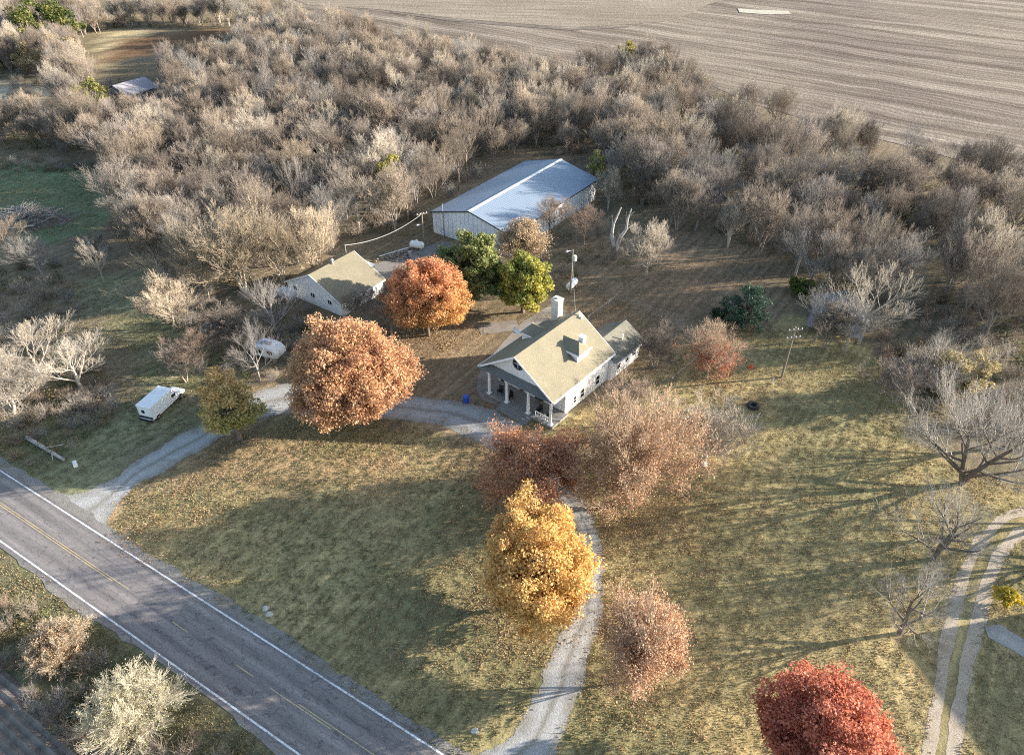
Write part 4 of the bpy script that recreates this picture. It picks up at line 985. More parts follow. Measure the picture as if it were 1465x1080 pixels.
# bare tree kinds
T = {}
UP = dict(ang=(36,30,27,26), ratio=(.70,.62,.58,.66), wig=(.05,.08,.10,.11,.12), rmin=.006)
T['broad1'] = make_proto(1, M['twig'], h=12, r=.17, kids=(9,7,6,5), spread=1.3, trop=.13, **UP)
T['broad2'] = make_proto(2, M['twig'], h=12, r=.16, kids=(8,7,6,5), spread=1.2, trop=.16, stems=2, **UP)
T['vase1'] = make_proto(3, M['twig'], h=12, r=.14, kids=(7,6,6,5), spread=.85, trop=.22, stems=3, **UP)
T['vase2'] = make_proto(4, M['twig'], h=12, r=.13, kids=(7,6,6,6), spread=.8, trop=.27, stems=2, **UP)
T['tall1'] = make_proto(5, M['twig'], h=13, r=.13, kids=(10,6,6,5), spread=.9, trop=.2, trunk=.4, **UP)
T['tall2'] = make_proto(6, M['twig_grey'], h=13, r=.13, kids=(9,6,6,5), spread=.9, trop=.15, trunk=.35, **{**UP, 'wig':(.08,.14,.15,.15,.15)})
T['pale1'] = make_proto(7, M['twig_pale'], h=12, r=.16, kids=(8,6,6,5), spread=1.2, trop=.14, **{**UP, 'wig':(.08,.14,.16,.16,.16)})
T['pale2'] = make_proto(8, M['twig_pale'], h=11, r=.14, kids=(7,6,6,6), spread=1.0, trop=.24, stems=3, **UP)
T['grey1'] = make_proto(9, M['twig_grey'], h=12, r=.17, kids=(8,6,6,5), spread=1.4, trop=.10, **{**UP, 'wig':(.09,.14,.16,.16,.18)})
T['brown1'] = make_proto(10, M['twig_brown'], h=11, r=.1, kids=(10,7,7,5), spread=1.05, trop=.16, **UP)
T['small1'] = make_proto(12, M['twig'], h=7, r=.07, kids=(7,5,6,5), spread=1.1, trop=.16, stems=3, **{**UP, 'rmin':.0068})
M['twig_soft'] = barkmat('twig_soft', [(0,(.37,.34,.30)),(1,(.42,.39,.35))])
for k_, sd, rr in (('dark1',51,.29),('dark2',57,.28)):
    T[k_] = make_proto(sd, M['twig_soft'], M['bark'], h=12, r=rr, kids=(9,8,6,5), spread=1.35, trop=.10, trunk=.14, stems=2 if k_ == 'dark1' else 1, lean=.12, wig=(.08,.12,.14,.14,.15), rmin=.004, ang=(36,32,30,30), ratio=(.72,.62,.56,.62))
M['twig_tan'] = barkmat('twig_tan', [(0,(.42,.345,.25)),(1,(.47,.39,.29))])
for k_, sd, st_ in (('fan1',61,3),('fan2',62,2)):
    T[k_] = make_proto(sd, M['twig_tan'], h=13, r=.17, kids=(9,7,6,5), spread=1.25, trop=.13, stems=st_, trunk=.2, **{**UP, 'rmin':.0115, 'wig':(.06,.09,.09,.09,.1)})
WOODK = ['vase1','vase1','vase1','vase2','vase2','vase2','tall1','tall1','tall1','tall2','tall2','pale1','pale2','pale2','grey1','broad1','broad2']
LOOK = {'broad1':'broad-crowned','broad2':'forked broad','vase1':'many-stemmed upswept','vase2':'narrow upswept','tall1':'tall slender','tall2':'tall crooked grey','pale1':'pale-barked spreading','pale2':'pale many-stemmed','grey1':'wide grey gnarled','brown1':'dense brown-twigged','small1':'small bushy'}

# ---- single bare trees placed one by one: base pixel, height, kind, label
hand = [
 ((1372,692),14.5,'dark1','large spreading grey bare tree at the right edge of the lawn above the track',7.5),
 ((1335,800),9.5,'dark2','leaning bare tree between the farm track and the large spreading tree',5.3),
 ((1286,906),9.0,'dark2','lone bare tree with stout dark trunk casting a long lawn shadow',4.0),
 ((1004,662),8.5,'pale2','pale bare tree with a pinkish rock at its foot right of the farmhouse',4.3),
 ((1228,492),12.0,'pale1','pale forked tree with two white trunks leaning over the weathered shed',5),
 ((60,545),9.5,'pale1','pale tangled tree nearest the left edge above the roadside weeds',5.5),
 ((118,560),8.5,'pale1','pale crooked tree right of the tangled tree at the left edge',4.5),
 ((20,590),8.0,'pale2','pale many-stemmed tree cut off by the left edge beside the weeds',5),
 ((352,425),15.5,'fan1','largest tan bare tree in the clump left of the white garage',6.5),
 ((300,432),13.5,'fan2','tan upswept bare tree on the left of the clump by the white garage',5.5),
 ((408,418),13.5,'fan2','forked tan bare tree just behind the left corner of the white garage',5),
 ((455,400),12.5,'fan1','upswept bare tree directly behind the white garage roof',4.5),
 ((250,470),9.0,'fan2','low spreading tan tree at the lower left of the garage clump',5.5),
 ((148,400),7.5,'pale1','small pale tree with bent trunk on the left meadow',2.5),
 ((62,398),8.0,'tall2','slender grey tree on the left meadow below the brush pile',3.5),
 ((20,375),8.5,'tall1','slender tree cut by the left edge below the brush pile',3.5),
 ((190,330),11.5,'pale1','pale branching tree at the right end of the green pasture',5),
 ((143,385),6.5,'small1','rounded tan thicket tree in the left meadow',3),
 ((372,545),8.5,'grey1','brown-trunked bare tree in front of the white camper',4),
 ((330,500),6.5,'small1','bare bush tree between the bench and the camper',4),
 ((285,530),6.0,'brown1','brown bare bush tree just right of the box truck',3.5),
 ((395,480),9.0,'grey1','grey hazy bare tree between the camper and the white garage',4.5),
 ((270,545),5.5,'small1','low pale brush tree behind the box truck cab',3.2),
 ((925,395),9.5,'pale2','small round-crowned bare tree right of the broken dead tree',3.4),
 ((870,300),8.5,'pale2','pale bare tree at the far right corner of the metal barn',2.5),
 ((790,345),8.5,'brown1','bare tree along the right wall of the metal barn',3.2),
 ((835,350),7.5,'brown1','low brown bare tree between the barn wall and the broken dead tree',3.2),
 ((560,480),8.0,'brown1','brown bare thicket tree between the garage and the orange maple',4),
 ((520,470),6.5,'small1','small bare tree against the right wall of the white garage',3),
 ((935,525),6.5,'small1','small bare bush tree at the rear corner of the farmhouse wing',3),
 ((900,605),6.5,'brown1','bare brown tree growing close to the right wall of the farmhouse',3.6),
 ((1155,415),11.0,'grey1','wide grey bare tree left of the weathered shed',5),
 ((995,330),11.0,'tall2','grey bare tree at the edge of the woods behind the dry yard',4.5),
 ((1070,345),11.5,'tall1','tall bare tree at the edge of the woods above the dark cedar',4),
 ((1320,560),9.0,'dark2','grey bare tree in the scrub at the right woodland edge',4.5),
 ((1440,640),11.0,'dark2','grey bare tree behind the large spreading tree on the right',5),
 ((905,282),14.0,'tall1','tall bare tree nearest the right wall of the metal barn',4.2),
 ((945,285),14.5,'broad2','tall forked bare tree standing back from the right wall of the barn',5.0),
 ((900,252),13.5,'vase2','upswept bare tree behind the right rear corner of the barn',4.2),
 ((985,300),14.0,'tall2','tall crooked bare tree between the barn and the dry back yard',4.6),
 ((1180,500),7.0,'small1','small bare tree in front of the left end of the weathered shed',3.0),
 ((1208,503),8.0,'pale1','pale bare tree in front of the middle of the weathered shed',3.6),
 ((1560,742),13,'dark2','stout bare tree beyond the right end of the farm track',5),
 ((1590,798),14,'dark1','tall bare tree behind the outbuilding past the farm track',5),
 ((1165,488),8.5,'tall2','crooked grey tree at the left end of the weathered shed',2.8),
 ((1280,575),6.5,'small1','low bare thicket where the lawn meets the right woods',4),
]
for i, (px, h, k, lab, cr) in enumerate(hand):
    p = T[k]; place_tree(p, at(*px), h/p.h, rnd.random()*6.28, 'bare_tree', lab, 'tree', sx=cr/(p.rad*h/p.h))

# ---- the woods: bases on a jittered grid inside the wooded ground
WOODS = wpoly([(-500,70),(-200,40),(0,28),(140,34),(230,32),(300,30),(400,42),(470,52),(560,72),(640,95),(700,116),(800,128),(880,118),(935,112),(965,130),(1010,155),(1080,182),(1180,212),(1330,256),(1465,300),(1560,330),(1620,470),(1480,560),(1400,600),(1330,600),(1300,545),(1250,480),(1250,500),(1160,430),(1100,392),(1060,372),(1000,350),(960,325),(900,300),(872,275),(850,228),(745,222),(640,285),(612,300),(600,330),(560,345),(500,352),(440,392),(400,412),(300,432),(240,430),(190,370),(160,330),(160,250),(130,222),(0,215),(-300,210)])
EXC = [wpoly([(110,66),(150,44),(345,38),(352,66),(330,100),(260,116),(190,118),(130,122)]), wpoly([(135,100),(240,100),(250,190),(140,200)]),
       wpoly([(-200,100),(80,108),(95,190),(-200,190)]), wpoly([(1140,445),(1250,452),(1258,505),(1140,485)])]
sp = 5.0; pts = []
for x in np.arange(-330, 330, sp):
    for y in np.arange(60, 420, sp):
        pts.append((x+rnd.uniform(-.46,.46)*sp, y+rnd.uniform(-.46,.46)*sp))
pts = np.array(pts); keep = inside(pts, WOODS)
for ex in EXC: keep &= ~inside(pts, ex)
pts = pts[keep]
hx = np.array([at(*h_[0])[:2] for h_ in hand])
dmin = np.min(np.hypot(pts[:,None,0]-hx[None,:,0], pts[:,None,1]-hx[None,:,1]), axis=1); pts = pts[dmin > 3.0]
pts = pts[(vnoise(pts, 14, 77) > .1)]
uv = np.array([proj(x, y) for x, y in pts]); kp = npr.random(len(pts)) < np.where(uv[:,0] > 1230, .5, np.where(uv[:,0] > 980, .72, .95)); pts, uv = pts[kp], uv[kp]
tv = np.array([proj(x, y, 9)[1] for x, y in pts])
seen = (uv[:,0] > -40) & (uv[:,0] < 1505) & (tv < 1090) & (uv[:,1] > -20)
order = np.argsort(np.hypot(pts[:,0], pts[:,1]))
near = [i for i in order if seen[i]][:250]; ns = set(near)
REG = [(lambda u, v: u < 420 and v < 170, 'in the far left woods beyond the green pasture'),
       (lambda u, v: u < 260, 'on the left woods edge by the green pasture'),
       (lambda u, v: u < 620, 'in the woods between the white garage and the barn'),
       (lambda u, v: u < 900 and v < 320, 'in the woods behind the metal barn'),
       (lambda u, v: u < 1130, 'in the woods beyond the dry back yard'),
       (lambda u, v: u < 1300, 'in the woods around the weathered shed'),
       (lambda u, v: True, 'in the right woods below the crop field')]
for j, i in enumerate(near):
    k = rnd.choice(WOODK); p = T[k]; u, v = uv[i]
    where = next(t for f_, t in REG if f_(u, v))
    h = rnd.uniform(7.5, 14); cr = h*rnd.uniform(.24, .36)
    place_tree(p, pts[i], h/p.h, rnd.random()*6.28, 'bare_tree', f'{LOOK[k]} bare tree {where}', 'tree', f'{LOOK[k]} bare trees {where}', parts=j < 110, sx=cr/(p.rad*h/p.h))

# ---- the rest of the woods, undergrowth and scrub: scattered masses
def scatter(name, P_, kinds, scale, mat_tag, protos, z=0.0, stretch=None):
    col = bpy.data.collections.new(name + '_kinds')
    names = []
    for n_, me in enumerate(protos):
        o = bpy.data.objects.new(f'{name}_kind_{n_:02d}', me); col.objects.link(o)
    me = bpy.data.meshes.new(name); n = len(P_)
    me.vertices.add(n); co = np.zeros((n,3), np.float32); co[:,:2] = P_; co[:,2] = z; me.vertices.foreach_set('co', co.ravel())
    a_ = me.attributes.new('kind_index', 'INT', 'POINT'); a_.data.foreach_set('value', np.asarray(kinds, np.int32))
    a_ = me.attributes.new('spin', 'FLOAT_VECTOR', 'POINT'); rv = np.zeros((n,3), np.float32); rv[:,2] = npr.random(n)*6.28; rv[:,:2] = (npr.random((n,2))-.5)*.16; a_.data.foreach_set('vector', rv.ravel())
    a_ = me.attributes.new('size', 'FLOAT_VECTOR', 'POINT'); s_ = np.repeat(np.asarray(scale, np.float32)[:,None], 3, 1)
    if stretch is not None: s_ = s_*np.asarray(stretch, np.float32)
    a_.data.foreach_set('vector', np.ascontiguousarray(s_, dtype=np.float32).ravel())
    o = link(bpy.data.objects.new(name, me)); tag(o, kind='stuff')
    ng = bpy.data.node_groups.new(name, 'GeometryNodeTree')
    ng.interface.new_socket('Geometry', in_out='INPUT', socket_type='NodeSocketGeometry'); ng.interface.new_socket('Geometry', in_out='OUTPUT', socket_type='NodeSocketGeometry')
    gi, go = ng.nodes.new('NodeGroupInput'), ng.nodes.new('NodeGroupOutput')
    ip = ng.nodes.new('GeometryNodeInstanceOnPoints'); ci = ng.nodes.new('GeometryNodeCollectionInfo')
    ci.inputs['Collection'].default_value = col; ci.inputs['Separate Children'].default_value = True; ci.inputs['Reset Children'].default_value = True
    def na(t, nm):
        x = ng.nodes.new('GeometryNodeInputNamedAttribute'); x.data_type = t; x.inputs['Name'].default_value = nm
        return next(s for s in x.outputs if s.enabled and s.name == 'Attribute')
    e2r = ng.nodes.new('FunctionNodeEulerToRotation')
    L = ng.links.new
    L(gi.outputs[0], ip.inputs['Points']); L(ci.outputs[0], ip.inputs['Instance']); ip.inputs['Pick Instance'].default_value = True
    L(na('INT','kind_index'), ip.inputs['Instance Index']); L(na('FLOAT_VECTOR','spin'), e2r.inputs[0]); L(e2r.outputs[0], ip.inputs['Rotation']); L(na('FLOAT_VECTOR','size'), ip.inputs['Scale'])
    L(ip.outputs[0], go.inputs[0])
    md = o.modifiers.new('scatter', 'NODES'); md.node_group = ng
    return o
far = np.array([i for i in range(len(pts)) if i not in ns])
kn = sorted(set(WOODK)); pr_ = [whole(T[k]) for k in kn]
kk = np.array([kn.index(rnd.choice(WOODK)) for _ in far], int); hs = np.array([T[k].h for k in kn])
rs_ = np.array([T[k].rad for k in kn]); hh = npr.uniform(7.5,13.5,len(far))/hs[kk]; wf = npr.uniform(2.6,4.2,len(far))/(rs_[kk]*hh)
o = scatter('far_woods', pts[far], kk, hh, None, pr_, stretch=np.column_stack([wf,wf,np.ones(len(far))]))
o['label'] = 'mass of bare winter trees filling the woods towards the crop field'

def bush_segs(seed, h=1.6, n=26, r=.012):
    g = random.Random(seed); segs = []
    for _ in range(n):
        a_ = g.random()*6.28; d = unit((math.cos(a_)*g.uniform(.1,.9), math.sin(a_)*g.uniform(.1,.9), 1)); p = (g.uniform(-.25,.25)*h, g.uniform(-.25,.25)*h, 0)
        L = h*g.uniform(.5,1.05); st_ = L/3
        for i in range(3):
            d = unit((d[0]+g.uniform(-.2,.2), d[1]+g.uniform(-.2,.2), d[2]+g.uniform(-.1,.15))); q = (p[0]+d[0]*st_, p[1]+d[1]*st_, p[2]+d[2]*st_)
            segs.append((p, q, r*(1-.2*i), r*(.8-.2*i), 1))
            for _ in range(3):
                dd = side_dir(d, g.uniform(.4,.9), g.random()*6.28); e_ = h*g.uniform(.15,.4)
                segs.append((q, (q[0]+dd[0]*e_, q[1]+dd[1]*e_, q[2]+dd[2]*e_), r*.7, r*.35, 2))
            p = q
    return segs
BUSH = [seg_mesh('bush', bush_segs(s_, n=30), mt, 3) for s_, mt in ((1,M['twig']),(2,M['twig_grey']),(3,M['twig_brown']),(4,M['twig_pale']),(5,M['twig']))]
def weed_mesh(seed, n, h, cols):
    r_ = np.random.default_rng(seed); Cn = np.column_stack([r_.normal(0,h*.45,n), r_.normal(0,h*.45,n), r_.random(n)**1.3*h])
    pal = np.array(cols); return leaf_mesh(Cn, h*.075, pal[r_.integers(0,len(pal),n)]*(.7+.6*r_.random((n,1))))
WEED = [weed_mesh(1,150,1.1,[(.07,.085,.04),(.10,.10,.05)]), weed_mesh(2,150,1.2,[(.24,.19,.10),(.17,.14,.08)]), weed_mesh(3,150,1.0,[(.10,.12,.05),(.2,.2,.08)])]
def fill(poly, dens, seed, keepout=()):
    r_ = np.random.default_rng(seed); lo, hi = poly.min(0), poly.max(0); n = int(np.prod(hi-lo)*dens)
    P_ = lo+r_.random((n,2))*(hi-lo); k = inside(P_, poly)
    for e_ in keepout: k &= ~inside(P_, e_)
    return P_[k]
barnpoly = np.array([BF.w(x,y)[:2] for x,y in ((-17.5,-1),(1,-1),(1,30.5),(-17.5,30.5))]); garpoly = np.array([GF.w(x,y)[:2] for x,y in ((-.6,-2),(13,-.5),(13,12),(-.6,9.5))])
shedpoly = np.array([SF.w(x,y)[:2] for x,y in ((-.5,-3),(8,-3),(8,6.5),(-.5,6.5))])
fshpoly = np.array([FS.w(x,y)[:2] for x,y in ((-1,-1),(11,-1),(11,11),(-1,11))])
ko = [barnpoly, garpoly, shedpoly, fshpoly] + EXC[:1]
VIEWW = wpoly([(-150,20),(400,30),(640,80),(900,95),(1100,170),(1330,235),(1600,330),(1600,640),(1400,640),(1330,600),(1300,545),(1250,490),(1160,415),(1110,365),(1000,345),(960,322),(900,300),(872,275),(850,228),(745,222),(640,285),(612,300),(600,330),(560,345),(500,352),(440,392),(420,440),(300,470),(240,440),(190,370),(160,330),(160,250),(130,222),(0,215),(-150,212)])
Pu = fill(VIEWW, .095, 5, ko); Pu = Pu[vnoise(Pu, 9, 41) > .3]
n = len(Pu); o = scatter('undergrowth', Pu, npr.integers(0,8,n), npr.uniform(.7,1.8,n), None, BUSH+WEED); o['label'] = 'brush and weeds under the bare woods'
PLOUGH = wpoly([(-200,850),(0,975),(112,1080),(240,1200),(-300,1200)])
SCR = [(wpoly([(-80,520),(60,560),(150,520),(170,590),(100,650),(60,668),(0,655),(-80,600)]), .55, .6, 1.3),
       (wpoly([(-60,850),(60,865),(170,955),(300,1050),(380,1100),(60,1100),(20,1010),(-60,960)]), .65, .45, 1.1),
       (wpoly([(-60,240),(0,228),(150,236),(140,250),(0,246)]), .3, .6, 1.2),
       (wpoly([(230,440),(420,430),(460,440),(470,470),(420,500),(300,480),(240,470)]), .35, .6, 1.5),
       (wpoly([(1240,520),(1330,600),(1465,640),(1600,660),(1600,420),(1300,430)]), .18, .6, 1.6),
       (wpoly([(640,345),(700,340),(770,345),(880,320),(960,345),(940,390),(860,380),(800,410),(640,420),(560,400)]), .10, .5, 1.1),
       (wpoly([(-60,380),(90,380),(120,470),(60,520),(-60,520)]), .25, .6, 1.4),
       (wpoly([(270,470),(420,460),(430,520),(400,545),(330,560),(285,530)]), .3, .4, 1.1)]
PS, KS, SS = [], [], []
for j, (pg, de, s0, s1) in enumerate(SCR):
    q = fill(pg, de, 100+j, ko+[PLOUGH]); PS.append(q); KS.append(npr.integers(0,8,len(q))); SS.append(npr.uniform(s0,s1,len(q)))
o = scatter('scrub', np.concatenate(PS), np.concatenate(KS), np.concatenate(SS), None, BUSH+WEED); o['label'] = 'rough scrub and tall weeds along the road and wood edges'

# ---- leafy trees
def leafy(name, label, px, zc, rx, rz, pal, nclump=190, per=150, lsize=.17, seed=1, hollow=.5, clump=.75, colfn=None, squash_low=.75, offset=(0,0), ry=None, holes=0.0, trunk_r=.26, cat='tree', bark='bark', lumps=1.0):
    r_ = np.random.default_rng(seed); cx, cy, _ = at(px[0], px[1], zc); base = (cx+offset[0], cy+offset[1]); ry = ry or rx
    e = empty(name, (base[0], base[1], 0)); tag(e, label, cat)
    U = r_.normal(size=(nclump*2,3)); U /= np.linalg.norm(U, axis=1)[:,None]
    lump = 1+lumps*(.15*np.sin(U[:,0]*3.1+seed)+.10*np.sin(U[:,1]*4.3+seed*2)+.12*np.sin(U[:,2]*4.7+seed*3)+.10*np.sin(U[:,0]*9+U[:,1]*8+seed))
    rad = (hollow+(1-hollow)*r_.random(len(U))**.6)*lump
    Cc = U*rad[:,None]; Cc[:,2] = np.where(Cc[:,2] < 0, Cc[:,2]*squash_low, Cc[:,2])
    if holes: 
        kf = vnoise(np.column_stack([U[:,0]*3+U[:,2]*2+seed*7, U[:,1]*3-U[:,2]]), .8, seed) > holes; Cc = Cc[kf]
    Cc = Cc[:nclump]*[rx,ry,rz]*.88 + [-offset[0],-offset[1],zc]; Cc[:,2] = np.maximum(Cc[:,2], .9)
    nc = len(Cc); cr = clump*(.65+.7*r_.random(nc))
    cnt = (per*(.6+.8*r_.random(nc))).astype(int); idx = np.repeat(np.arange(nc), cnt); n = len(idx)
    o_ = r_.normal(size=(n,3)); o_ /= np.linalg.norm(o_, axis=1)[:,None]; o_ *= (r_.random((n,1))**.45)*cr[idx][:,None]*[1.1,1.1,.8]
    L = Cc[idx]+o_
    pal = np.array(pal); cc = pal[r_.integers(0,len(pal),nc)]; c_ = cc[idx]*.65+pal[r_.integers(0,len(pal),n)]*.35
    c_ = c_*(.72+.56*r_.random((n,1)))
    if colfn is not None: c_ = colfn(L, c_, r_)
    crown = link(bpy.data.objects.new('crown', leaf_mesh(L, lsize, np.clip(c_,0,.9), up=.5)), e)
    # limbs reach the clumps
    segs = []; hz = max(zc-rz*.75, 1.2); top = zc+rz*.45; off = np.array([-offset[0],-offset[1]])
    tp = [(off[0]*t*.6, off[1]*t*.6, top*t) for t in np.linspace(0,1,7)]; tp[0] = (0,0,-.15)
    rr = lambda t: trunk_r*(1-.82*t)*(1.25 if t == 0 else 1)
    for i in range(6): segs.append((tp[i], tp[i+1], rr(i/6), rr((i+1)/6), 0))
    for i in range(0, nc, max(1, nc//55)):
        q = Cc[i]; t = min(max((q[2]-hz*.5)/(top*1.6), .18), .9); k = t*6; a_ = np.array(tp[int(k)])*(1-k%1)+np.array(tp[min(int(k)+1,6)])*(k%1)
        m1 = a_+(q-a_)*.4+[0,0,.4]+r_.normal(0,.15,3); m2 = a_+(q-a_)*.75+[0,0,.3]+r_.normal(0,.15,3); r0 = rr(t)*.5
        for A2, B2, ra, rb in ((a_,m1,r0,r0*.7),(m1,m2,r0*.7,r0*.45),(m2,q,r0*.45,.02)): segs.append((tuple(A2), tuple(B2), ra, rb, 1))
    link(bpy.data.objects.new('trunk', seg_mesh('trunk', segs, M[bark], 7)), e)
    return e
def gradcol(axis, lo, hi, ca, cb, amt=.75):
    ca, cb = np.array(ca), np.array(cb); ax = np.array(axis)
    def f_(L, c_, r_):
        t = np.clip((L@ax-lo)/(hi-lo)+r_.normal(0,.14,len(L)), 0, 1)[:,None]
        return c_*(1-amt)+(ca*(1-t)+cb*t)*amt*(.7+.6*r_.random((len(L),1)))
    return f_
leafy('oak_tree','huge russet-brown oak between the gravel drive and the white garage',(503,536),6.8,7.7,6.4,[(.57,.35,.195),(.49,.275,.15),(.65,.43,.26),(.55,.33,.18),(.43,.23,.13)],nclump=900,per=150,lsize=.115,seed=3,clump=.92,lumps=.6,hollow=.42,trunk_r=.42)
leafy('maple_tree','orange maple turning gold at its foot, just right of the white garage',(608,424),6.4,5.9,6.2,[(.62,.36,.17),(.60,.30,.15)],nclump=460,per=160,lsize=.11,seed=5,clump=.8,lumps=.7,colfn=gradcol((.35,-.25,-.8),-7,0,(.60,.29,.16),(.70,.46,.15),.75))
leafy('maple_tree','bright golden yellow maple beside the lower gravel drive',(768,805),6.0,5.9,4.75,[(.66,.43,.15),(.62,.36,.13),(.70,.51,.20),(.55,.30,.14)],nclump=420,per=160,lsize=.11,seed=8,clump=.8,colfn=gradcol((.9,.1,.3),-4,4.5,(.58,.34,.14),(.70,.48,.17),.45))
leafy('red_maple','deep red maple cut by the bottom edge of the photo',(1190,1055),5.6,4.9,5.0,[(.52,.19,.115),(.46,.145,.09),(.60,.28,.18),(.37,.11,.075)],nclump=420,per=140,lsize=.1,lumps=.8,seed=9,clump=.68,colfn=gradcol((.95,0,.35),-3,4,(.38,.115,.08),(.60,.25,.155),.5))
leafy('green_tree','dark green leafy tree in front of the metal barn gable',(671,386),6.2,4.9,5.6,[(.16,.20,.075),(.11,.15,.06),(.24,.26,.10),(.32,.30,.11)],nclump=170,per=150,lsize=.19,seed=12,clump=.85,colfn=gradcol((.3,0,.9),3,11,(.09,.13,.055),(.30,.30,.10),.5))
leafy('yellow_green_tree','yellow-green leafy tree between the dark green tree and the farmhouse chimney',(748,404),5.0,4.3,4.3,[(.44,.40,.09),(.34,.33,.08),(.20,.235,.07),(.52,.45,.10)],nclump=140,per=140,lsize=.19,seed=14,clump=.8,holes=.25)
leafy('green_tree','small olive and rust coloured tree where the left gravel drive bends',(330,582),4.9,3.3,4.2,[(.52,.42,.17),(.54,.37,.16),(.42,.40,.15)],nclump=120,per=110,lsize=.13,seed=16,clump=.75,holes=.34,colfn=gradcol((-.2,0,1),3.5,8,(.42,.41,.15),(.58,.36,.17),.6))
leafy('cedar_tree','dark blue-green cedar standing alone on the back lawn',(1068,440),3.2,3.6,3.6,[(.06,.10,.07),(.08,.13,.085),(.12,.165,.105)],nclump=85,per=120,lsize=.12,seed=18,clump=.6,holes=.42,squash_low=.9,hollow=.3)
leafy('cedar_tree','dark cedar among bare trees near the top left corner',(344,122),4.0,2.2,4.2,[(.03,.055,.035),(.05,.075,.045)],nclump=60,per=70,lsize=.2,seed=19,clump=.8)
leafy('yellow_green_tree','small yellow-green tree in the woods left of the metal barn',(556,262),5.6,3.0,5.0,[(.30,.27,.06),(.22,.22,.055),(.38,.32,.08)],nclump=80,per=70,lsize=.2,seed=20,clump=.75,holes=.3)
leafy('yellow_green_tree','pale yellow-green tree in the woods below the far grey shed',(128,142),5.5,5.5,5.0,[(.32,.28,.08),(.24,.22,.07),(.16,.17,.06)],nclump=90,per=80,lsize=.24,seed=21,clump=.95,holes=.35)
leafy('evergreen_tree','broad green evergreen in the top left corner',(60,34),8,12,7,[(.07,.10,.03),(.12,.14,.04),(.2,.19,.06)],nclump=170,per=80,lsize=.34,seed=22,clump=1.6,holes=.3)
leafy('evergreen_tree','dark green evergreen cut off by the left edge near the top',(4,72),5,5,5.5,[(.05,.075,.035),(.09,.11,.04)],nclump=80,per=80,lsize=.28,seed=23,clump=1.2)
leafy('tan_tree','dry tan bushy tree below the evergreen in the top left corner',(72,78),5,9,6,[(.36,.28,.16),(.30,.23,.13),(.42,.34,.2)],nclump=130,per=80,lsize=.22,seed=24,clump=1.3,holes=.3,bark='twig_pale')
leafy('yellow_green_tree','yellow-green tree at the far edge of the woods by the crop field',(893,82),4,3.6,4.5,[(.30,.26,.09),(.24,.21,.08)],nclump=70,per=60,lsize=.24,seed=25,clump=.9,holes=.3)
leafy('yellow_green_tree','pale green round tree at the far right corner of the metal barn',(853,236),5.2,1.7,2.4,[(.36,.33,.14),(.30,.28,.11)],nclump=60,per=80,lsize=.15,seed=26,clump=.55)
leafy('green_bush','low green bush at the wood edge above the weathered shed',(1150,412),1.2,2.4,1.3,[(.10,.13,.03),(.16,.17,.04)],nclump=36,per=90,lsize=.16,seed=27,clump=.6,cat='bush',trunk_r=.08)
leafy('tan_tree','pale cream leafy thicket in the right woods',(1290,298),3.2,4.2,3.4,[(.40,.34,.19),(.34,.29,.15),(.30,.29,.13)],nclump=80,per=80,lsize=.17,seed=28,clump=.8,holes=.3,bark='twig_pale')
leafy('tan_tree','cream coloured thicket behind the large spreading tree on the right',(1375,535),2.6,4.2,2.8,[(.38,.32,.18),(.32,.27,.14)],nclump=80,per=90,lsize=.14,seed=29,clump=.7,holes=.3,bark='twig_pale')
leafy('ornamental_grass','bright yellow grass clump right of the farm track',(1440,854),.9,1.1,.95,[(.60,.46,.06),(.5,.40,.06)],nclump=30,per=60,lsize=.1,seed=30,clump=.35,cat='grass clump',trunk_r=.04)
leafy('dark_bush','dark green bush by the lower corner of the cedar',(1032,452),.9,1.4,1.0,[(.035,.06,.035),(.06,.08,.04)],nclump=26,per=80,lsize=.12,seed=31,clump=.5,cat='bush',trunk_r=.06)

def bare_leafy(name, label, px, zc, p, h, cr, pal, per_tip, lsize, zlim, seed, jitter=.3, keep=1.0, cat='tree'):
    r_ = np.random.default_rng(seed); b0 = at(px[0], px[1], zc); b0 = (b0[0], b0[1], 0); s_ = h/p.h; wx = cr/(p.rad*s_)
    e = empty(name, (b0[0], b0[1], 0), seed*.7); tag(e, label, cat)
    for nm, me in (('trunk', p.trunk), ('branches', p.crown)):
        o = link(bpy.data.objects.new(nm, me), e); o.scale = (s_*wx, s_*wx, s_)
    t = np.array(p.tips)*[s_*wx, s_*wx, s_]; zl, zh = zlim
    pr2 = np.clip((zh*h-t[:,2])/((zh-zl)*h+1e-6), 0, 1)*keep; t = t[r_.random(len(t)) < pr2]
    L = np.repeat(t, per_tip, 0)+r_.normal(0, jitter, (len(t)*per_tip,3)); pal = np.array(pal)
    c_ = pal[r_.integers(0,len(pal),len(L))]*(.7+.6*r_.random((len(L),1)))
    link(bpy.data.objects.new('foliage', leaf_mesh(L, lsize, c_, up=.3)), e); return e
M['twig_pink'] = barkmat('twig_pink', [(0,(.45,.335,.235)),(1,(.49,.375,.27))])
B1 = make_proto(31, M['twig_pink'], h=9, rmin=.007, env=(.05,.5,4.6), r=.15, kids=(20,7,6,5), spread=1.3, trop=.05, trunk=.2)
B2 = make_proto(32, M['twig_pink'], h=11, r=.2, kids=(26,8,6,5), spread=1.2, trop=.10, trunk=.14, rmin=.0115, lean=.03, env=(.02,.47,5.2), ang=(38,34,32,32))
B3 = make_proto(33, M['twig_pink'], h=8, rmin=.007, env=(.1,.55,3.0), r=.1, kids=(20,7,6,5), spread=.8, trop=.16, trunk=.15)
B4 = make_proto(39, M['twig_pink'], h=8, rmin=.010, env=(.04,.46,2.6), r=.08, kids=(24,6,6,5), spread=.7, trop=.16, trunk=.1, lean=.02, ang=(40,32,30,28), ratio=(.55,.6,.55,.6))
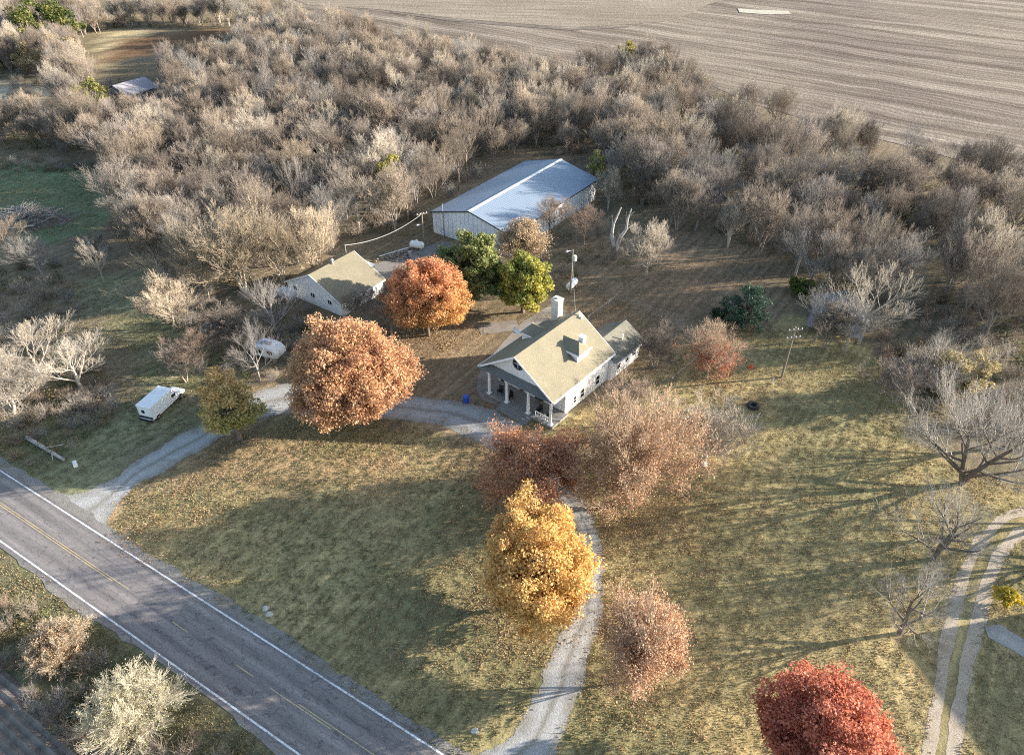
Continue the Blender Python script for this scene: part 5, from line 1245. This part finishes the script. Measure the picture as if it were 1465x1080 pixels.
RED = [(.50,.25,.14),(.56,.31,.175),(.42,.195,.11)]
bare_leafy('red_oak','rust red thinning tree behind the golden maple at the porch corner',(768,672),4.8,B1,9.2,5.6,RED,4,.09,(.5,1.1),41,.3,.85)
bare_leafy('pin_oak','big brownish half-bare oak right of the farmhouse with leaves left low down',(912,650),7.0,B2,14.6,6.5,[(.52,.325,.195),(.58,.39,.245),(.45,.26,.15)],3,.075,(.1,.85),42,.3,.85)
bare_leafy('redbud_tree','pale upswept tree with red leaves left low down, beside the short wire fence',(1020,500),4.6,B3,9.2,3.4,[(.46,.17,.10),(.52,.24,.15),(.40,.13,.08)],3,.085,(.15,.58),43,.25,.8)
bare_leafy('pear_tree','pinkish tan tree alone on the lawn right of the lower gravel drive',(922,922),5.2,B4,11.0,3.3,[(.56,.345,.215),(.62,.42,.275),(.48,.275,.16)],4,.075,(.15,.95),44,.26,.95)
M['straw'] = barkmat('straw_twig', [(0,(.56,.50,.37)),(1,(.60,.54,.42))])
B5 = make_proto(35, M['straw'], h=5, env=(0,.42,3.2), r=.05, kids=(7,6,6,5), spread=1.25, trop=.03, stems=6, trunk=.1, rmin=.0065, ang=(38,32,28,28), ratio=(.75,.62,.6,.65))
bare_leafy('roadside_bush','bright pale yellow bush beside the road in the bottom left',(185,1014),2.4,B5,5.2,3.3,[(.52,.48,.25),(.56,.52,.30)],1,.04,(.9,1.1),45,.2,.22,'bush')
bare_leafy('roadside_bush','smaller brown bush left of the bright bush in the bottom left',(78,925),1.4,B5,3.2,2.3,[(.32,.22,.13),(.38,.27,.17)],1,.06,(.9,1.1),46,.15,.4,'bush')
bare_leafy('tan_tree','tan feathery tree against the front of the metal barn',(745,345),5.5,B4,9.5,3.4,[(.44,.33,.21),(.5,.39,.26)],2,.10,(1.0,1.2),47,.25,.7)

# broken dead tree in the back yard
q = at(878, 371); e = empty('dead_tree', q); tag(e, 'broken dead tree with two pale barkless limbs in the back yard', 'tree')
sg = [((0,0,-.1),(-.1,.1,2.2),.55,.45,0),((-.1,.1,2.2),(-.7,.2,4.2),.34,.27,1),((-.7,.2,4.2),(-.55,.2,6.2),.27,.2,1),((-.55,.2,6.2),(.45,.3,9.0),.2,.09,1),((-.6,.2,5.6),(-.95,.0,7.8),.1,.04,1),
      ((.15,.1,1.6),(.75,0,4.0),.4,.3,1),((.75,0,4.0),(1.6,.1,5.4),.3,.22,1),((1.6,.1,5.4),(1.65,.2,7.0),.2,.16,1),((1.65,.2,7.0),(2.1,.2,8.8),.16,.07,1),((1.6,.1,5.4),(3.2,.3,6.3),.15,.06,1),((1.85,.2,7.6),(2.7,.2,8.4),.07,.03,1),((1.65,.2,7.0),(1.3,.2,8.3),.06,.03,1)]
link(bpy.data.objects.new('trunk', seg_mesh('trunk', [s_ for s_ in sg if s_[4] == 0], M['bark'], 9)), e)
link(bpy.data.objects.new('limb', seg_mesh('limb', sg[1:5], M['deadwood'], 8)), e); link(bpy.data.objects.new('limb', seg_mesh('limb', sg[5:], M['deadwood'], 8)), e)

# brush pile in the pasture
q = at(38, 318); e = empty('brush_pile', q); tag(e, 'dark heap of cut branches lying on the green pasture', 'brush pile')
g = random.Random(5); sg = []
for _ in range(900):
    rr_ = abs(g.gauss(0,.5)); a_ = g.random()*6.28; p = (math.cos(a_)*rr_*8.5, math.sin(a_)*rr_*4.5, max(0,2.6*(1-rr_*rr_))*g.random())
    a_ = g.random()*6.28; L = g.uniform(1.0,3.6); d = unit((math.cos(a_), math.sin(a_), g.uniform(-.2,.3))); q2 = (p[0]+d[0]*L, p[1]+d[1]*L, max(.02, p[2]+d[2]*L)); r0 = g.choice((.03,.04,.05,.09))
    sg.append((p, q2, r0, r0*.4, 0))
link(bpy.data.objects.new('branches', seg_mesh('branches', sg, M['twig_grey'], 4)), e)
link(bpy.data.objects.new('log', seg_mesh('log', [((-5.5,-4.6,.4),(3.5,-3.4,.9),.2,.12,0),((-1.5,-4.3,1.0),(-.2,-3.2,2.8),.1,.05,0)], M['deadwood'], 8)), e)
mb = MB(); ring = []
for k in range(24): t = k/24*6.283; ring.append((7.5*math.cos(t)*(1+.12*math.sin(3*t)), 4*math.sin(t)*(1+.1*math.cos(4*t)), 0))
mb.hull(ring, [(x*.35, y*.35, 1.3) for x, y, _ in ring]); mb.build('heap', M['bark'], e)

# ------------------------------------------------------------------ grass and fallen leaves
def tufts(seed, n, h, cols):
    r_ = np.random.default_rng(seed); pal = np.array(cols); x = r_.normal(0,.22,(n,2)); a_ = r_.random(n)*6.28; w_ = .03*(.6+r_.random(n)); hh = h*(.5+.7*r_.random(n))
    V = np.zeros((n,4,3)); dx, dy = np.cos(a_)*w_, np.sin(a_)*w_; l_ = r_.normal(0,.35,(n,2))*hh[:,None]
    V[:,0,0] = x[:,0]-dx; V[:,0,1] = x[:,1]-dy; V[:,1,0] = x[:,0]+dx; V[:,1,1] = x[:,1]+dy
    V[:,2,:2] = x+l_+np.stack([dx,dy],1)*.3; V[:,2,2] = hh; V[:,3,:2] = x+l_-np.stack([dx,dy],1)*.3; V[:,3,2] = hh
    c_ = pal[r_.integers(0,len(pal),n)]*(.75+.5*r_.random((n,1)))
    return fast_mesh('tuft', V.reshape(-1,3), np.arange(4*n).reshape(n,4), M['leaf'], np.repeat(c_,4,axis=0))
TG = [tufts(1,22,.085,[(.225,.21,.11),(.28,.255,.135)]), tufts(2,22,.085,[(.43,.34,.19),(.34,.28,.16)]), tufts(3,22,.09,[(.47,.375,.215),(.41,.325,.185)])]
trackpoly = wpoly([(1560,722),(1465,727),(1425,744),(1392,785),(1366,850),(1348,920),(1336,1000),(1322,1080),(1300,1250),(1354,1250),(1369,1082),(1381,1008),(1393,938),(1408,874),(1424,820),(1440,790),(1465,770),(1560,768)])
slabpoly = wpoly([(1408,896),(1430,893),(1470,918),(1520,950),(1500,962),(1448,930),(1414,912)])
drivepoly = [wpoly([(66,712),(258,622),(412,548),(580,566),(752,606),(708,646),(560,600),(388,596),(300,636),(190,698),(150,770)]),
             wpoly([(700,632),(820,752),(825,800),(795,920),(742,1030),(640,1094),(794,1090),(865,860),(860,762),(815,690),(770,618)]),
             np.array([HF.w(x,y)[:2] for x,y in ((-11.5,-1.6),(.3,-1.6),(.6,20),(-11.5,13))])]
G = [(wpoly([(160,760),(190,700),(300,640),(440,596),(600,605),(700,645),(860,560),(940,470),(1090,470),(1180,470),(1290,560),(1345,660),(1480,700),(1480,1100),(660,1100),(400,915),(250,815)]), 4.5),
     (wpoly([(-60,240),(120,240),(150,330),(-60,345)]), 2.2), (wpoly([(0,650),(100,400),(230,430),(320,500),(300,590),(80,700)]), 3.0), (wpoly([(0,668),(300,860),(640,1090),(430,1095),(0,790),(-60,750),(-200,560)]), 0.0),
     (wpoly([(-60,745),(0,795),(420,1100),(200,1100),(-60,850)]), 7.0)]
PG, KG = [], []
for j, (pg, de) in enumerate(G):
    if not de: continue
    q = fill(pg, de, 200+j, drivepoly+[trackpoly, slabpoly]+[wpoly([(-100,610),(0,672),(640,1085),(430,1085),(0,775),(-100,715)])]); PG.append(q)
    t = vnoise(q, 7, 61)+.35*(vnoise(q, 2, 62)-.5)+(np.clip((q[:,0]-2)/20, -.2, .25) if j == 0 else -.25)
    KG.append(np.clip((t*3.4-.4+npr.normal(0,.5,len(q))).astype(int), 0, 2))
PG = np.concatenate(PG); n = len(PG); o = scatter('grass', PG, np.concatenate(KG), npr.uniform(.6,1.4,n), None, TG); o['label'] = 'short autumn grass of the lawns and verges'
def lf(seed, n, s_, cols):
    r_ = np.random.default_rng(seed); Cn = np.column_stack([r_.uniform(-.8,.8,(n,2)), r_.uniform(.02,.09,n)]); pal = np.array(cols)
    return leaf_mesh(Cn, s_, pal[r_.integers(0,len(pal),n)]*(.6+.8*r_.random((n,1))), up=2.0)
LFK = [lf(1,22,.055,[(.40,.25,.13),(.34,.19,.10)]), lf(2,22,.055,[(.5,.36,.17),(.42,.29,.15)]), lf(3,22,.055,[(.44,.33,.22),(.34,.25,.16)])]
LP = []
for (u, v, z, rad, num) in ((503,560,0,15,2600),(608,470,0,10,1100),(768,850,0,9,1300),(768,690,0,10,1000),(908,720,0,11,1300),(1018,545,0,6,420),(330,625,0,8,420),(916,975,0,6,380),(1190,1060,0,8,500),(560,690,0,12,500),(640,900,0,12,300),(900,450,0,14,1100),(1000,400,0,14,600),(1100,560,0,12,250),(250,750,0,10,700)):
    c_ = np.array(at(u,v)[:2]); LP.append(c_+npr.normal(0,rad*.42,(int(num*.42),2)))
LP = np.concatenate(LP); k = np.ones(len(LP), bool)
for pg in drivepoly[2:]+[trackpoly]+[wpoly([(-100,610),(0,674),(640,1085),(430,1085),(0,775),(-100,715)]), barnpoly, garpoly]: k &= ~inside(LP, pg)
on = inside(LP, drivepoly[0])|inside(LP, drivepoly[1]); k &= ~on|(npr.random(len(LP)) < .12)
LP = LP[k]; n = len(LP); o = scatter('fallen_leaves', LP, npr.integers(0,3,n), npr.uniform(.7,1.3,n), None, LFK, z=.02); o['label'] = 'fallen autumn leaves strewn over the lawns'
print('woods', len(near), len(far), 'undergrowth', len(Pu), 'grass', len(PG))
